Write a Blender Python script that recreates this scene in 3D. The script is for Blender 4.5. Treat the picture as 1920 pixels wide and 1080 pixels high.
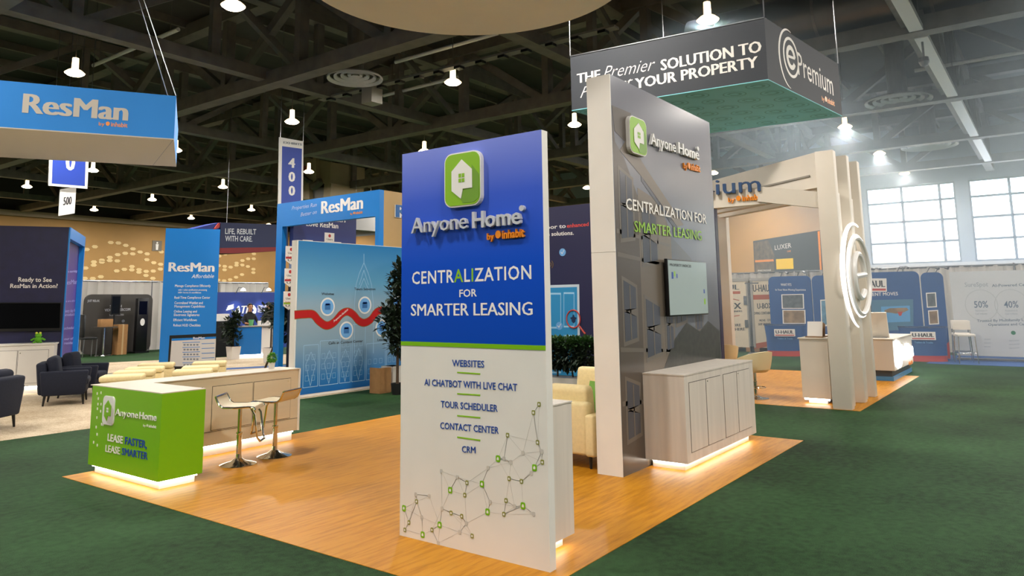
import bpy, bmesh, math, random
import numpy as np
from mathutils import Vector, Matrix
rnd = random.Random(7)
for o in list(bpy.data.objects): bpy.data.objects.remove(o)
SC = bpy.context.scene
COL = SC.collection

# ------------------------------------------------------------------ camera
# solved from the two vanishing points of the booth edges and the convergence of the verticals
V1 = np.array([1985, 550.]); V2 = np.array([-922, 588.]); DV = 9950.
uu = (V1-V2)/np.linalg.norm(V1-V2); nn = np.array([uu[1], -uu[0]])
FT = V2 + uu*((957-V2[0])/uu[0]); PW = np.dot(V1-FT, uu)*np.dot(FT-V2, uu)
cc = FT + nn*(PW/DV); ff = math.sqrt(PW-(PW/DV)**2)
def _ray(px, py): return np.array([px-cc[0], py-cc[1], ff])
ex = _ray(*V1); ex /= np.linalg.norm(ex); ey = _ray(*V2); ey -= ex*np.dot(ex, ey); ey /= np.linalg.norm(ey)
RW = np.stack([ex, ey, np.cross(ex, ey)]); CP = np.array([0, 0, 1.8])
cam = bpy.data.cameras.new('camera'); camo = bpy.data.objects.new('camera', cam); COL.objects.link(camo)
camo.matrix_world = Matrix([[RW[0, 0], -RW[0, 1], -RW[0, 2], 0], [RW[1, 0], -RW[1, 1], -RW[1, 2], 0], [RW[2, 0], -RW[2, 1], -RW[2, 2], 1.8], [0, 0, 0, 1]])
cam.sensor_width = 36; cam.lens = ff/1920*36; cam.shift_x = (960-cc[0])/1920; cam.shift_y = (cc[1]-540)/1920
cam.clip_start = 0.05; cam.clip_end = 400
SC.camera = camo
# survey: where the line of sight of a measured point meets a known plane of the hall
def hit(px, py, P, n):
    d = RW @ _ray(px, py); P = np.array(P, float); n = np.array(n, float)
    return Vector(CP + d*np.dot(P-CP, n)/np.dot(d, n))
def onX(px, py, X): return hit(px, py, (X, 0, 0), (1, 0, 0))
def onY(px, py, Y): return hit(px, py, (0, Y, 0), (0, 1, 0))
def onZ(px, py, Z=0): return hit(px, py, (0, 0, Z), (0, 0, 1))

# ------------------------------------------------------------------ world, sun, exposure
W = bpy.data.worlds.new('sky'); SC.world = W; W.use_nodes = True
wn = W.node_tree.nodes; wl = W.node_tree.links
bgn = wn['Background']; sk = wn.new('ShaderNodeTexSky'); sk.sky_type = 'NISHITA'; sk.sun_disc = False
sk.sun_elevation = math.radians(40); sk.sun_rotation = math.radians(200)
wl.new(sk.outputs[0], bgn.inputs[0]); bgn.inputs[1].default_value = 5.0
SUN = bpy.data.lights.new('sun', 'SUN'); SUN.energy = 6; SUN.angle = math.radians(.6); SUN.color = (1, .95, .88)
suno = bpy.data.objects.new('sun', SUN); COL.objects.link(suno); suno.rotation_euler = Vector((.62, .2, -.75)).to_track_quat('-Z', 'Y').to_euler()
LAMP_W = 480.0
SC.view_settings.view_transform = 'Standard'; SC.view_settings.look = 'None'
SC.view_settings.exposure = 0.0; SC.view_settings.gamma = 1.0; SC.view_settings.use_curve_mapping = False

# ------------------------------------------------------------------ materials
def lin(c):
    if isinstance(c, str): c = [int(c[i:i+2], 16) for i in (0, 2, 4)]
    return [(v/255/12.92 if v/255 <= .04045 else ((v/255+.055)/1.055)**2.4) for v in c]
MATS = {}
def mat(name, col, rough=.5, metal=0., noise=0., scale=8., emit=0., spec=.5, bump=0., stretch=None, coat=0.):
    if name in MATS: return MATS[name]
    m = bpy.data.materials.new(name); m.use_nodes = True; MATS[name] = m
    nt = m.node_tree; b = nt.nodes['Principled BSDF']; c = lin(col)
    b.inputs['Roughness'].default_value = rough; b.inputs['Metallic'].default_value = metal
    b.inputs['Specular IOR Level'].default_value = spec; b.inputs['Coat Weight'].default_value = coat
    b.inputs['Base Color'].default_value = (*c, 1)
    if emit:
        b.inputs['Emission Color'].default_value = (*c, 1); b.inputs['Emission Strength'].default_value = emit
    if noise or bump:
        g = nt.nodes.new('ShaderNodeNewGeometry'); mp = nt.nodes.new('ShaderNodeMapping'); n = nt.nodes.new('ShaderNodeTexNoise')
        mp.inputs['Scale'].default_value = stretch or (1, 1, 1)
        n.inputs['Scale'].default_value = scale; n.inputs['Detail'].default_value = 5
        nt.links.new(g.outputs['Position'], mp.inputs[0]); nt.links.new(mp.outputs[0], n.inputs['Vector'])
        if noise:
            r = nt.nodes.new('ShaderNodeMapRange'); r.inputs['From Min'].default_value = .25; r.inputs['From Max'].default_value = .75
            r.inputs['To Min'].default_value = 1-noise; r.inputs['To Max'].default_value = 1+noise
            v = nt.nodes.new('ShaderNodeVectorMath'); v.operation = 'SCALE'; v.inputs[0].default_value = c
            nt.links.new(n.outputs['Fac'], r.inputs['Value']); nt.links.new(r.outputs[0], v.inputs['Scale']); nt.links.new(v.outputs[0], b.inputs['Base Color'])
        if bump:
            bp = nt.nodes.new('ShaderNodeBump'); bp.inputs['Strength'].default_value = bump; bp.inputs['Distance'].default_value = .01
            nt.links.new(n.outputs['Fac'], bp.inputs['Height']); nt.links.new(bp.outputs[0], b.inputs['Normal'])
    return m
def gradmat(name, axis, stops, rough=.4, spec=.5, wob=0.):
    """material whose colour runs along a world axis; stops = [(metres, colour)]"""
    if name in MATS: return MATS[name]
    m = bpy.data.materials.new(name); m.use_nodes = True; MATS[name] = m
    nt = m.node_tree; b = nt.nodes['Principled BSDF']; b.inputs['Roughness'].default_value = rough; b.inputs['Specular IOR Level'].default_value = spec
    g = nt.nodes.new('ShaderNodeNewGeometry'); d = nt.nodes.new('ShaderNodeVectorMath'); d.operation = 'DOT_PRODUCT'; d.inputs[1].default_value = axis
    r = nt.nodes.new('ShaderNodeMapRange'); r.inputs['From Min'].default_value = stops[0][0]; r.inputs['From Max'].default_value = stops[-1][0]
    cr = nt.nodes.new('ShaderNodeValToRGB'); el = cr.color_ramp.elements
    a, z = stops[0][0], stops[-1][0]
    while len(el) < len(stops): el.new(.5)
    for e, (p, c) in zip(el, stops): e.position = (p-a)/(z-a); e.color = (*lin(c), 1)
    nt.links.new(g.outputs['Position'], d.inputs[0]); nt.links.new(d.outputs['Value'], r.inputs['Value'])
    nt.links.new(r.outputs[0], cr.inputs[0]); nt.links.new(cr.outputs[0], b.inputs['Base Color'])
    return m
def glassmat(name, col, gloss=.08):
    m = bpy.data.materials.new(name); m.use_nodes = True; MATS[name] = m; nt = m.node_tree; nt.nodes.clear()
    o = nt.nodes.new('ShaderNodeOutputMaterial'); t = nt.nodes.new('ShaderNodeBsdfTransparent'); g = nt.nodes.new('ShaderNodeBsdfGlossy'); x = nt.nodes.new('ShaderNodeMixShader')
    t.inputs[0].default_value = (*lin(col), 1); g.inputs['Roughness'].default_value = .02; x.inputs[0].default_value = gloss
    nt.links.new(t.outputs[0], x.inputs[1]); nt.links.new(g.outputs[0], x.inputs[2]); nt.links.new(x.outputs[0], o.inputs[0])
    return m
def woodmat(name, c1, c2, c3, rough=.45):
    m = bpy.data.materials.new(name); m.use_nodes = True; MATS[name] = m
    nt = m.node_tree; b = nt.nodes['Principled BSDF']; N = nt.nodes.new; L = nt.links.new
    g = N('ShaderNodeNewGeometry')
    def nz(sc, st, det=4):
        mp = N('ShaderNodeMapping'); mp.inputs['Scale'].default_value = st; n = N('ShaderNodeTexNoise'); n.inputs['Scale'].default_value = sc; n.inputs['Detail'].default_value = det
        L(g.outputs['Position'], mp.inputs[0]); L(mp.outputs[0], n.inputs['Vector']); return n
    n1 = nz(1, (2.2, 22, 1)); n2 = nz(1, (9, 120, 1)); n3 = nz(.9, (1, 1, 1), 2)
    mx = N('ShaderNodeMath'); mx.operation = 'MULTIPLY_ADD'; mx.inputs[1].default_value = .45; L(n2.outputs['Fac'], mx.inputs[0]); L(n1.outputs['Fac'], mx.inputs[2])
    m2 = N('ShaderNodeMath'); m2.operation = 'MULTIPLY_ADD'; m2.inputs[1].default_value = .35; L(n3.outputs['Fac'], m2.inputs[0]); L(mx.outputs[0], m2.inputs[2])
    cr = N('ShaderNodeValToRGB'); e = cr.color_ramp.elements
    e[0].position = .62; e[0].color = (*lin(c1), 1); e[1].position = 1.15 if False else 1.0; e[1].color = (*lin(c3), 1)
    k = e.new(.82); k.color = (*lin(c2), 1)
    L(m2.outputs[0], cr.inputs[0]); L(cr.outputs[0], b.inputs['Base Color']); b.inputs['Roughness'].default_value = rough; b.inputs['Specular IOR Level'].default_value = .18
    return m
def carpetmat(name, c1, c2, scale=180., patch=.5):
    m = bpy.data.materials.new(name); m.use_nodes = True; MATS[name] = m
    nt = m.node_tree; b = nt.nodes['Principled BSDF']; N = nt.nodes.new; L = nt.links.new
    g = N('ShaderNodeNewGeometry'); n1 = N('ShaderNodeTexNoise'); n1.inputs['Scale'].default_value = scale; n1.inputs['Detail'].default_value = 3
    n2 = N('ShaderNodeTexNoise'); n2.inputs['Scale'].default_value = patch; n2.inputs['Detail'].default_value = 6
    n4 = N('ShaderNodeTexNoise'); n4.inputs['Scale'].default_value = 14; n4.inputs['Detail'].default_value = 3
    for n in (n1, n2, n4): L(g.outputs['Position'], n.inputs['Vector'])
    a = N('ShaderNodeMath'); a.operation = 'MULTIPLY_ADD'; a.inputs[1].default_value = .8; L(n2.outputs['Fac'], a.inputs[0]); L(n1.outputs['Fac'], a.inputs[2])
    a2 = N('ShaderNodeMath'); a2.operation = 'MULTIPLY_ADD'; a2.inputs[1].default_value = .5; L(n4.outputs['Fac'], a2.inputs[0]); L(a.outputs[0], a2.inputs[2])
    r = N('ShaderNodeMapRange'); r.inputs['From Min'].default_value = .95; r.inputs['From Max'].default_value = 1.4
    cr = N('ShaderNodeValToRGB'); cr.color_ramp.elements[0].color = (*lin(c1), 1); cr.color_ramp.elements[1].color = (*lin(c2), 1)
    L(a2.outputs[0], r.inputs['Value']); L(r.outputs[0], cr.inputs[0]); L(cr.outputs[0], b.inputs['Base Color'])
    bp = N('ShaderNodeBump'); bp.inputs['Strength'].default_value = .5; bp.inputs['Distance'].default_value = .01; L(n1.outputs['Fac'], bp.inputs['Height']); L(bp.outputs[0], b.inputs['Normal'])
    b.inputs['Roughness'].default_value = .75; b.inputs['Specular IOR Level'].default_value = .11
    return m
WHITE = mat('white_laminate', 'E2DED6', .35, noise=.03, scale=3)
PAPER = mat('white_print', 'E6E2DC', .45)
TOPL = mat('worktop_laminate', 'C9BDAA', .42, noise=.05, scale=3)
CREAMW = mat('cream_white_laminate', 'DCD6CC', .4, noise=.04, scale=2)
GREEN = mat('lime_print', '76B400', .4); LIME = mat('lime_badge', '86B81E', .35)
LIMEDK = mat('lime_shadow_ink', '6E9A2A', .4)
NAVY = mat('navy_print', '16204E', .45); BLUEINK = mat('blue_ink', '14449A', .45)
ORANGE = mat('orange_acrylic', 'E88A1E', .35)
SILVER = mat('letter_white', 'E8E6E2', .3); LETW = mat('lettering_white', 'EDE8E0', .45)
BLACK = mat('black_plastic', '0C0C0E', .35); SCREEN = mat('dark_screen', '06070A', .08, spec=.6)
CHROME = mat('chrome', 'D8D4CC', .12, metal=1); STEEL = mat('galvanised_steel', '8C8E90', .35, metal=1, noise=.1, scale=20)
LED = mat('led_strip', 'FFF9F0', .4, emit=15)
DARKST = mat('dark_ceiling_steel', '665F54', .55, noise=.25, scale=2.5)
DECK = mat('dark_ceiling_deck', '3E3A35', .7, noise=.2, scale=1.5)
CREAM = mat('cream_upholstery', 'DECB98', .8, noise=.06, scale=30, bump=.15)
NAVYF = mat('navy_upholstery', '0D1326', .85, noise=.2, scale=40, bump=.15)
RESBLUE = mat('bright_blue_print', '0A78C8', .4)
TAN = mat('tan_laminate', 'B0915F', .55, noise=.06, scale=2)
LEAF = mat('leaf_green', '2F5420', .55, noise=.35, scale=9); LEAFD = mat('dark_leaf', '1A2A18', .55, noise=.4, scale=9)
LEAFB = mat('bright_leaf', '5E9A1C', .5, noise=.3, scale=30)
TRUNK = mat('bark', '4A3826', .8, noise=.3, scale=30)
POTW = mat('white_planter', 'CFC8BE', .5); POTB = mat('black_pot', '111112', .5)
CARD = mat('cardboard', '9A7042', .8, noise=.1, scale=12)
UBLUE = mat('royal_blue_fabric', '1E4C86', .6, noise=.04, scale=6); URED = mat('red_fabric', 'B83A34', .6)
REDINK = mat('red_ink', 'B01818', .5); INK = mat('dark_ink', '2A2A2E', .5); GREYINK = mat('grey_ink', '7A8088', .5)
WOOD = woodmat('bamboo_floor', '94600C', 'A86E10', 'B87E1C')
CARPET = carpetmat('green_carpet', '10210D', '32532F')

# ------------------------------------------------------------------ helpers
INV = {}
def thing(name, label, cat, loc=(0, 0, 0), rz=0., group=None, kind=None):
    o = bpy.data.objects.new(name, None); COL.objects.link(o); o.empty_display_size = .1
    o.location = loc; o.rotation_euler = (0, 0, rz)
    INV[o] = (Matrix.Translation(Vector(loc)) @ Matrix.Rotation(rz, 4, 'Z')).inverted()
    if kind: o['kind'] = kind
    tag(o, label, cat, group); return o
def tag(o, label=None, cat=None, group=None, kind=None):
    if label: o['label'] = label
    if cat: o['category'] = cat
    if group: o['group'] = group
    if kind: o['kind'] = kind
    return o
def link(name, me, m, parent=None, local=False, smooth=False):
    o = bpy.data.objects.new(name, me); COL.objects.link(o)
    for k in (m if isinstance(m, (list, tuple)) else [m]): me.materials.append(k)
    if smooth:
        for p in me.polygons: p.use_smooth = True
        try: me.set_sharp_from_angle(angle=math.radians(35))
        except Exception: pass
    if parent:
        o.parent = parent; iv = INV.get(parent, Matrix.Identity(4)); INV[o] = iv
        if not local: me.transform(iv)
    return o
def obj(name, bm, m, parent=None, local=False, smooth=False, bevel=0., seg=2):
    if bevel:
        bmesh.ops.bevel(bm, geom=bm.edges[:], offset=bevel, segments=seg, affect='EDGES', profile=.5, clamp_overlap=True)
    bmesh.ops.recalc_face_normals(bm, faces=bm.faces[:])
    me = bpy.data.meshes.new(name); bm.to_mesh(me); bm.free()
    return link(name, me, m, parent, local, smooth or bool(bevel))
def solo(name, bm, m, label, cat, group=None, **k):
    """a thing made of one mesh; its origin at the base"""
    o = obj(name, bm, m, **k); me = o.data
    vs = np.array([v.co for v in me.vertices]); c = Vector(((vs[:, 0].min()+vs[:, 0].max())/2, (vs[:, 1].min()+vs[:, 1].max())/2, vs[:, 2].min()))
    me.transform(Matrix.Translation(-c)); o.location = c; INV[o] = Matrix.Translation(c).inverted()
    return tag(o, label, cat, group)
def copy_tree(o, parent=None):
    c = o.copy(); COL.objects.link(c); c.parent = parent
    INV[c] = INV.get(o, Matrix.Identity(4))
    for ch in o.children: copy_tree(ch, c)
    return c
def NB(): return bmesh.new()
def box(bm, x0, x1, y0, y1, z0, z1, M=None):
    vs = [bm.verts.new((x, y, z)) for z in (z0, z1) for (x, y) in ((x0, y0), (x1, y0), (x1, y1), (x0, y1))]
    for f in ((3, 2, 1, 0), (4, 5, 6, 7), (0, 1, 5, 4), (1, 2, 6, 5), (2, 3, 7, 6), (3, 0, 4, 7)): bm.faces.new([vs[i] for i in f])
    if M is not None: bmesh.ops.transform(bm, matrix=M, verts=vs)
    return bm
def bx(*a, **k): return box(NB(), *a, **k)
def basis(d):
    d = Vector(d).normalized(); a = Vector((0, 0, 1)) if abs(d.z) < .95 else Vector((1, 0, 0))
    x = d.cross(a).normalized(); return x, d.cross(x).normalized(), d
def tube(bm, pts, r, seg=8, closed=False):
    pts = [Vector(p) for p in pts]; rs = r if isinstance(r, (list, tuple)) else [r]*len(pts); rings = []
    n = len(pts)
    for i, p in enumerate(pts):
        a = pts[i-1] if (i > 0 or closed) else p; b = pts[(i+1) % n] if (i < n-1 or closed) else p
        x, y, d = basis(b-a)
        if rings:
            x = px_ - d*px_.dot(d); x.normalize(); y = d.cross(x)
        px_ = x
        rings.append([bm.verts.new(p + (x*math.cos(t)+y*math.sin(t))*rs[i]) for t in [2*math.pi*k/seg for k in range(seg)]])
    m = n if closed else n-1
    for i in range(m):
        A, B = rings[i], rings[(i+1) % n]
        for k in range(seg): bm.faces.new((A[k], A[(k+1) % seg], B[(k+1) % seg], B[k]))
    if not closed:
        bm.faces.new(rings[0][::-1]); bm.faces.new(rings[-1])
    return bm
def bar(bm, p0, p1, w, h):
    """rectangular bar between two points, w across, h upright"""
    p0, p1 = Vector(p0), Vector(p1); d = (p1-p0).normalized(); a = Vector((0, 0, 1)) if abs(d.z) < .98 else Vector((1, 0, 0))
    x = d.cross(a).normalized(); y = x.cross(d)
    vs = [bm.verts.new(p + x*sx*w/2 + y*sy*h/2) for p in (p0, p1) for sx, sy in ((-1, -1), (1, -1), (1, 1), (-1, 1))]
    for f in ((3, 2, 1, 0), (4, 5, 6, 7), (0, 1, 5, 4), (1, 2, 6, 5), (2, 3, 7, 6), (3, 0, 4, 7)): bm.faces.new([vs[i] for i in f])
    return bm
def lathe(bm, prof, seg=24, c=(0, 0, 0), cap=True):
    rings = []
    for r, z in prof: rings.append([bm.verts.new((c[0]+r*math.cos(2*math.pi*k/seg), c[1]+r*math.sin(2*math.pi*k/seg), c[2]+z)) for k in range(seg)])
    for A, B in zip(rings, rings[1:]):
        for k in range(seg): bm.faces.new((A[k], A[(k+1) % seg], B[(k+1) % seg], B[k]))
    if cap and prof[0][0] > 1e-4: bm.faces.new(rings[0][::-1])
    if cap and prof[-1][0] > 1e-4: bm.faces.new(rings[-1])
    if not cap:
        for k in range(seg): bm.faces.new((rings[-1][k], rings[-1][(k+1) % seg], rings[0][(k+1) % seg], rings[0][k]))
    bmesh.ops.remove_doubles(bm, verts=bm.verts[:], dist=1e-5)
    return bm
class Frame:
    """a flat face of something: P on it, u to the reader's right, v up, n towards the reader"""
    def __init__(s, P, u, n, v=(0, 0, 1)): s.P, s.u, s.n, s.v = Vector(P), Vector(u).normalized(), Vector(n).normalized(), Vector(v).normalized()
    def at(s, px, py): return hit(px, py, s.P, s.n)
    def uv(s, px, py): q = s.at(px, py)-s.P; return q.dot(s.u), q.dot(s.v)
    def w(s, a, b, d=0.): return s.P + s.u*a + s.v*b + s.n*d
def fX(X): return Frame((X, 0, 0), (0, -1, 0), (-1, 0, 0))
def fY(Y): return Frame((0, Y, 0), (1, 0, 0), (0, -1, 0))
def prism(bm, F, poly, d0, d1):
    a = [bm.verts.new(F.w(x, y, d0)) for x, y in poly]; b = [bm.verts.new(F.w(x, y, d1)) for x, y in poly]; n = len(poly)
    bm.faces.new(a[::-1]); bm.faces.new(b)
    for i in range(n): bm.faces.new((a[i], a[(i+1) % n], b[(i+1) % n], b[i]))
    return bm
def plate(name, F, poly, m, parent, d=.003, d0=0.): return obj(name, prism(NB(), F, poly, d0, d0+d), m, parent)
def rrect(x0, x1, y0, y1, r, n=5):
    out = []
    for cx, cy, a in ((x1-r, y1-r, 0), (x0+r, y1-r, 90), (x0+r, y0+r, 180), (x1-r, y0+r, 270)):
        for k in range(n+1): t = math.radians(a+90*k/n); out.append((cx+r*math.cos(t), cy+r*math.sin(t)))
    return out
def circ(cx, cy, r, n=24, ry=None): return [(cx+r*math.cos(2*math.pi*k/n), cy+(ry or r)*math.sin(2*math.pi*k/n)) for k in range(n)]
CAPH = None
def textmesh(s, bold=0., shear=0., ext=0., mats=None, res=2, space=1.):
    cu = bpy.data.curves.new('t', 'FONT'); cu.body = s; cu.offset = bold; cu.shear = shear; cu.extrude = ext; cu.resolution_u = res; cu.space_character = space
    o = bpy.data.objects.new('t', cu)
    if mats:
        for k in (WHITE, GREEN): cu.materials.append(k)
        for i, k in enumerate(mats): cu.body_format[i].material_index = k
    me = bpy.data.meshes.new_from_object(o); bpy.data.objects.remove(o); bpy.data.curves.remove(cu)
    return me
def text(s, F, a, b, cap, m, parent, ext=.0015, bold=.012, shear=0., mats=None, name='lettering', lift=.002, px=True, res=2, space=1.):
    """one line of lettering from a (left end of baseline) to b (right end), cap = capital height; px: measured points, cap in metres if < 1 else pixels"""
    global CAPH
    if CAPH is None:
        me = textmesh('H'); CAPH = max(v.co.y for v in me.vertices); bpy.data.meshes.remove(me)
    if px:
        A = F.uv(*a); B = F.uv(*b)
        if cap >= 1: cap = F.uv(a[0], a[1]-cap)[1]-A[1]
    else: A, B = a, b
    if not s.strip(): return None
    heavy = bold if ('M' in s or bold > .02) else 0.
    me = textmesh(s, 0. if heavy else bold, shear, 0, mats, res, space)
    xs = [v.co.x for v in me.vertices]; x0, x1 = min(xs), max(xs)
    L = math.hypot(B[0]-A[0], B[1]-A[1]); sx = L/(x1-x0); sy = cap/CAPH
    dy = (B[1]-A[1])/L; dx = (B[0]-A[0])/L
    bm = NB(); bm.from_mesh(me)
    if heavy:       # bold: the stroke drawn three times side by side
        for v in bm.verts: v.co.z = 0
        for k_, sh in ((1, -heavy), (2, heavy)):
            n0 = len(bm.verts); bm.from_mesh(me); bm.verts.ensure_lookup_table()
            for v in bm.verts[n0:]: v.co.x += sh*1.2; v.co.z = .0003*k_
        xs = [v.co.x for v in bm.verts]; x0, x1 = min(xs), max(xs); sx = L/(x1-x0)
    bpy.data.meshes.remove(me)
    for f_ in bm.faces: f_.smooth = False
    for v in bm.verts:
        p = (v.co.x-x0)*sx; q = v.co.y*sy
        v.co = F.w(A[0]+p*dx, A[1]+p*dy+q, lift+(v.co.z if heavy else 0.))
    if ext:
        top = bmesh.ops.extrude_face_region(bm, geom=bm.faces[:])
        bmesh.ops.translate(bm, vec=F.n*ext, verts=[g for g in top['geom'] if isinstance(g, bmesh.types.BMVert)])
    return obj(name, bm, m, parent)
def foliage(bm, c, r, n, s, up=.3, R=rnd, shell=.55):
    """leaves: folded four-cornered blades scattered through an ellipsoid"""
    for _ in range(n):
        while True:
            d = Vector((R.uniform(-1, 1), R.uniform(-1, 1), R.uniform(-1, 1)))
            if .05 < d.length < 1: break
        k = R.uniform(shell, 1); d = d.normalized()*k
        p = Vector((c[0]+d.x*r[0], c[1]+d.y*r[1], c[2]+d.z*r[2]))
        a = (d+Vector((R.uniform(-.8, .8), R.uniform(-.8, .8), R.uniform(-.8, .8)+up))).normalized()
        x, y, _z = basis(a); L = s*R.uniform(.7, 1.3); w = L*.28
        v = [bm.verts.new(q) for q in (p, p+a*L*.5+x*w, p+a*L+y*L*.15, p+a*L*.5-x*w)]
        bm.faces.new((v[0], v[1], v[2])); bm.faces.new((v[0], v[2], v[3]))
    return bm
def house_badge(F, cx, cy, w, h, parent, face=LIME, mark=PAPER, depth=.05, rim=PAPER, shadow=LIMEDK):
    """rounded square badge with a house-shaped speech bubble and a four-pane window"""
    b = obj('logo_badge', prism(NB(), F, rrect(cx-w/2, cx+w/2, cy-h/2, cy+h/2, w*.2), .0, depth), rim, parent)
    plate('badge_face', F, rrect(cx-w*.475, cx+w*.475, cy-h*.475, cy+h*.475, w*.18), face, b, .003, depth)
    if shadow:
        plate('house_shadow', F, [(cx+w*.27, cy+h*.24), (cx+w*.46, cy+h*.05), (cx+w*.46, cy-h*.36), (cx+w*.33, cy-h*.44), (cx+w*.02, cy-h*.44), (cx-w*.04, cy-h*.36), (cx+w*.02, cy-h*.2), (cx+w*.27, cy-h*.17)], shadow, b, .002, depth+.003)
    plate('house_mark', F, [(cx, cy+h*.36), (cx+w*.28, cy+h*.16), (cx+w*.28, cy-h*.18), (cx+w*.03, cy-h*.18), (cx-w*.02, cy-h*.36), (cx-w*.28, cy-h*.2), (cx-w*.28, cy+h*.16)], mark, b, .004, depth+.005)
    for i in (-1, 1):
        for j in (-1, 1): plate('window_mark', F, [(cx+i*w*.045-w*.035, cy+.02*h+j*h*.045-h*.035), (cx+i*w*.045+w*.035, cy+.02*h+j*h*.045-h*.035), (cx+i*w*.045+w*.035, cy+.02*h+j*h*.045+h*.035), (cx+i*w*.045-w*.035, cy+.02*h+j*h*.045+h*.035)], face, b, .002, depth+.009)
    return b
def inhabit(F, a, b, cap, parent, m=ORANGE, ext=.004, lift=.002):
    """'by (o) inhabit' with its round mark"""
    A = F.uv(*a); B = F.uv(*b); c = F.uv(a[0], a[1]-cap)[1]-A[1]; P = lambda t: (A[0]+(B[0]-A[0])*t, A[1]+(B[1]-A[1])*t)
    text('by', F, P(0), P(.2), c*.8, m, parent, ext, .01, px=False, lift=lift)
    text('inhabit', F, P(.42), P(1), c, m, parent, ext, .02, px=False, lift=lift)
    q = P(.31); r = c*.42
    obj('round_mark', prism(NB(), F, circ(q[0], q[1]+c*.55, r, 12, r*1.2), lift, lift+max(ext, .003)), m, parent)

# ================================================================== the hall
HX0, HX1, HY0, HY1, HZ = -12.0, 52.0, -14.0, 63.0, 12.4
tag(obj('floor', bx(HX0, HX1, HY0, HY1, -.3, 0), CARPET), 'dark green carpet covering the exhibition hall aisles', kind='structure')
GREYC = carpetmat('beige_grey_carpet', 'A08C70', 'CDBCA2', 60, 1.2)
BLUEC = mat('blue_carpet', '2B4E82', .95, noise=.12, scale=40)
def flooring(name, x0, x1, y0, y1, m, label, z=.004):
    return tag(obj(name, bx(x0, x1, y0, y1, 0, z), m), label, kind='structure')
flooring('floor_bamboo', 3.70, 9.91, 2.76, 8.71, WOOD, 'bamboo plank flooring under the lime green counter and blue tower')
flooring('floor_bamboo_second', 12.85, 19.0, 2.68, 9.0, WOOD, 'bamboo plank flooring under the white ribbed portal')
flooring('floor_marbled_carpet', -4, 13.4, 11.72, 20.5, GREYC, 'beige marbled carpet under the navy armchairs')
flooring('floor_blue_carpet', 22.6, 26, -5, 3.0, BLUEC, 'blue carpet in front of the white statistics backdrop')
def rotplate(name, c, ux, uy, w, d, m, label, z):
    F = Frame((c[0], c[1], 0), (*ux, 0), (0, 0, 1), (*uy, 0)); return tag(obj(name, prism(NB(), F, [(-w/2, -d/2), (w/2, -d/2), (w/2, d/2), (-w/2, d/2)], .0, z), m), label, kind='structure')
rotplate('floor_blue_border', (12.0, 19.0), (.91, -.41), (.41, .91), 8, .55, BLUEC, 'blue carpet border strip behind the cream ottomans', .008)
rotplate('floor_beige_carpet', (13.2, 21.5), (.91, -.41), (.41, .91), 9, 4.3, GREYC, 'beige carpet under the small bright blue counter', .006)
TANW = mat('tan_wall_plaster', 'A47E48', .7, noise=.05, scale=1)
PALEW = mat('white_wall_panel', 'B8B0A4', .6, noise=.04, scale=1)
DARKW = mat('dark_wall_paint', '2A2826', .8, noise=.1, scale=.6)
# left wall: white dado, tan field, dark above
wl_ = tag(obj('wall_left', bx(HX0, HX1, HY1, HY1+.4, 0, HZ), DARKW), 'far left hall wall, dark above a tan field', kind='structure')
obj('tan_panel', bx(HX0, HX1, HY1-.15, HY1, 3.0, 8.6), TANW, wl_)
obj('white_dado', bx(HX0, HX1, HY1-.1, HY1, 0, 3.0), PALEW, wl_)
obj('cornice', bx(HX0, HX1, HY1-.7, HY1, 8.6, 9.0), mat('pale_cornice', '8C7C64', .6), wl_)
PET = mat('pale_petal_plate', 'D8BC86', .5)
Fw = fY(HY1-.15)
petal = prism(NB(), Fw, [(-.26, 0), (-.13, .13), (.13, .13), (.26, 0), (.13, -.13), (-.13, -.13)], 0, .03)
bmesh.ops.recalc_face_normals(petal, faces=petal.faces[:])
pm = bpy.data.meshes.new('petal'); petal.to_mesh(pm); petal.free(); pm.transform(Matrix.Translation((0, -(HY1-.15), 0))); pm.materials.append(PET)
k = 0
for i in range(34):
    X = 22.4 + i*.62
    for row, zb in enumerate((6.6, 5.75, 5.1, 4.4)):
        z = zb + .42*math.sin(i*.62*1.05 + (row % 2)*1.9 + .4)*(1 if row % 2 == 0 else -1)
        if k % 7 == 5: k += 1; continue
        k += 1
        p = bpy.data.objects.new('petal_plate', pm); COL.objects.link(p); p.parent = wl_; p.location = (X, HY1-.15, z)
# back wall with the tall windows
WIN = [(9.5, 4.5), (3.8, -1.2), (-1.9, -6.9), (-7.6, -12.6)]; WZ0, WZ1 = 3.76, 8.7
wb = NB(); box(wb, HX1, HX1+.4, 9.5, HY1, 0, HZ); box(wb, HX1, HX1+.4, HY0, 9.5, 0, WZ0); box(wb, HX1, HX1+.4, HY0, 9.5, WZ1, HZ)
for a, b in ((4.5, 3.8), (-1.2, -1.9), (-6.9, -7.6), (-12.6, HY0)): box(wb, HX1, HX1+.4, b, a, WZ0, WZ1)
GREYW = mat('grey_blue_wall', '8E98A0', .7, noise=.03, scale=1)
wbk = tag(obj('wall_back', wb, GREYW), 'far hall wall with tall daylight windows', kind='structure')
obj('tan_panel', bx(HX1-.15, HX1, 10.4, HY1-.15, 0, 8.6), TANW, wbk)
obj('sill_ledge', bx(HX1-.5, HX1, HY0, 10.4, WZ0-.25, WZ0-.02), mat('pale_ledge', 'B8B8B4', .5), wbk)
tag(obj('wall_front', bx(HX0-.4, HX0, HY0, HY1, 0, HZ), DARKW), 'hall wall behind the viewer', kind='structure')
tag(obj('wall_right', bx(HX0, HX1, HY0-.4, HY0, 0, HZ), DARKW), 'hall wall on the right of the viewer', kind='structure')
tag(obj('ceiling', bx(HX0, HX1, HY0, HY1, HZ, HZ+.3), DECK), 'dark metal roof deck high above the trusses', kind='structure')
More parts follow.
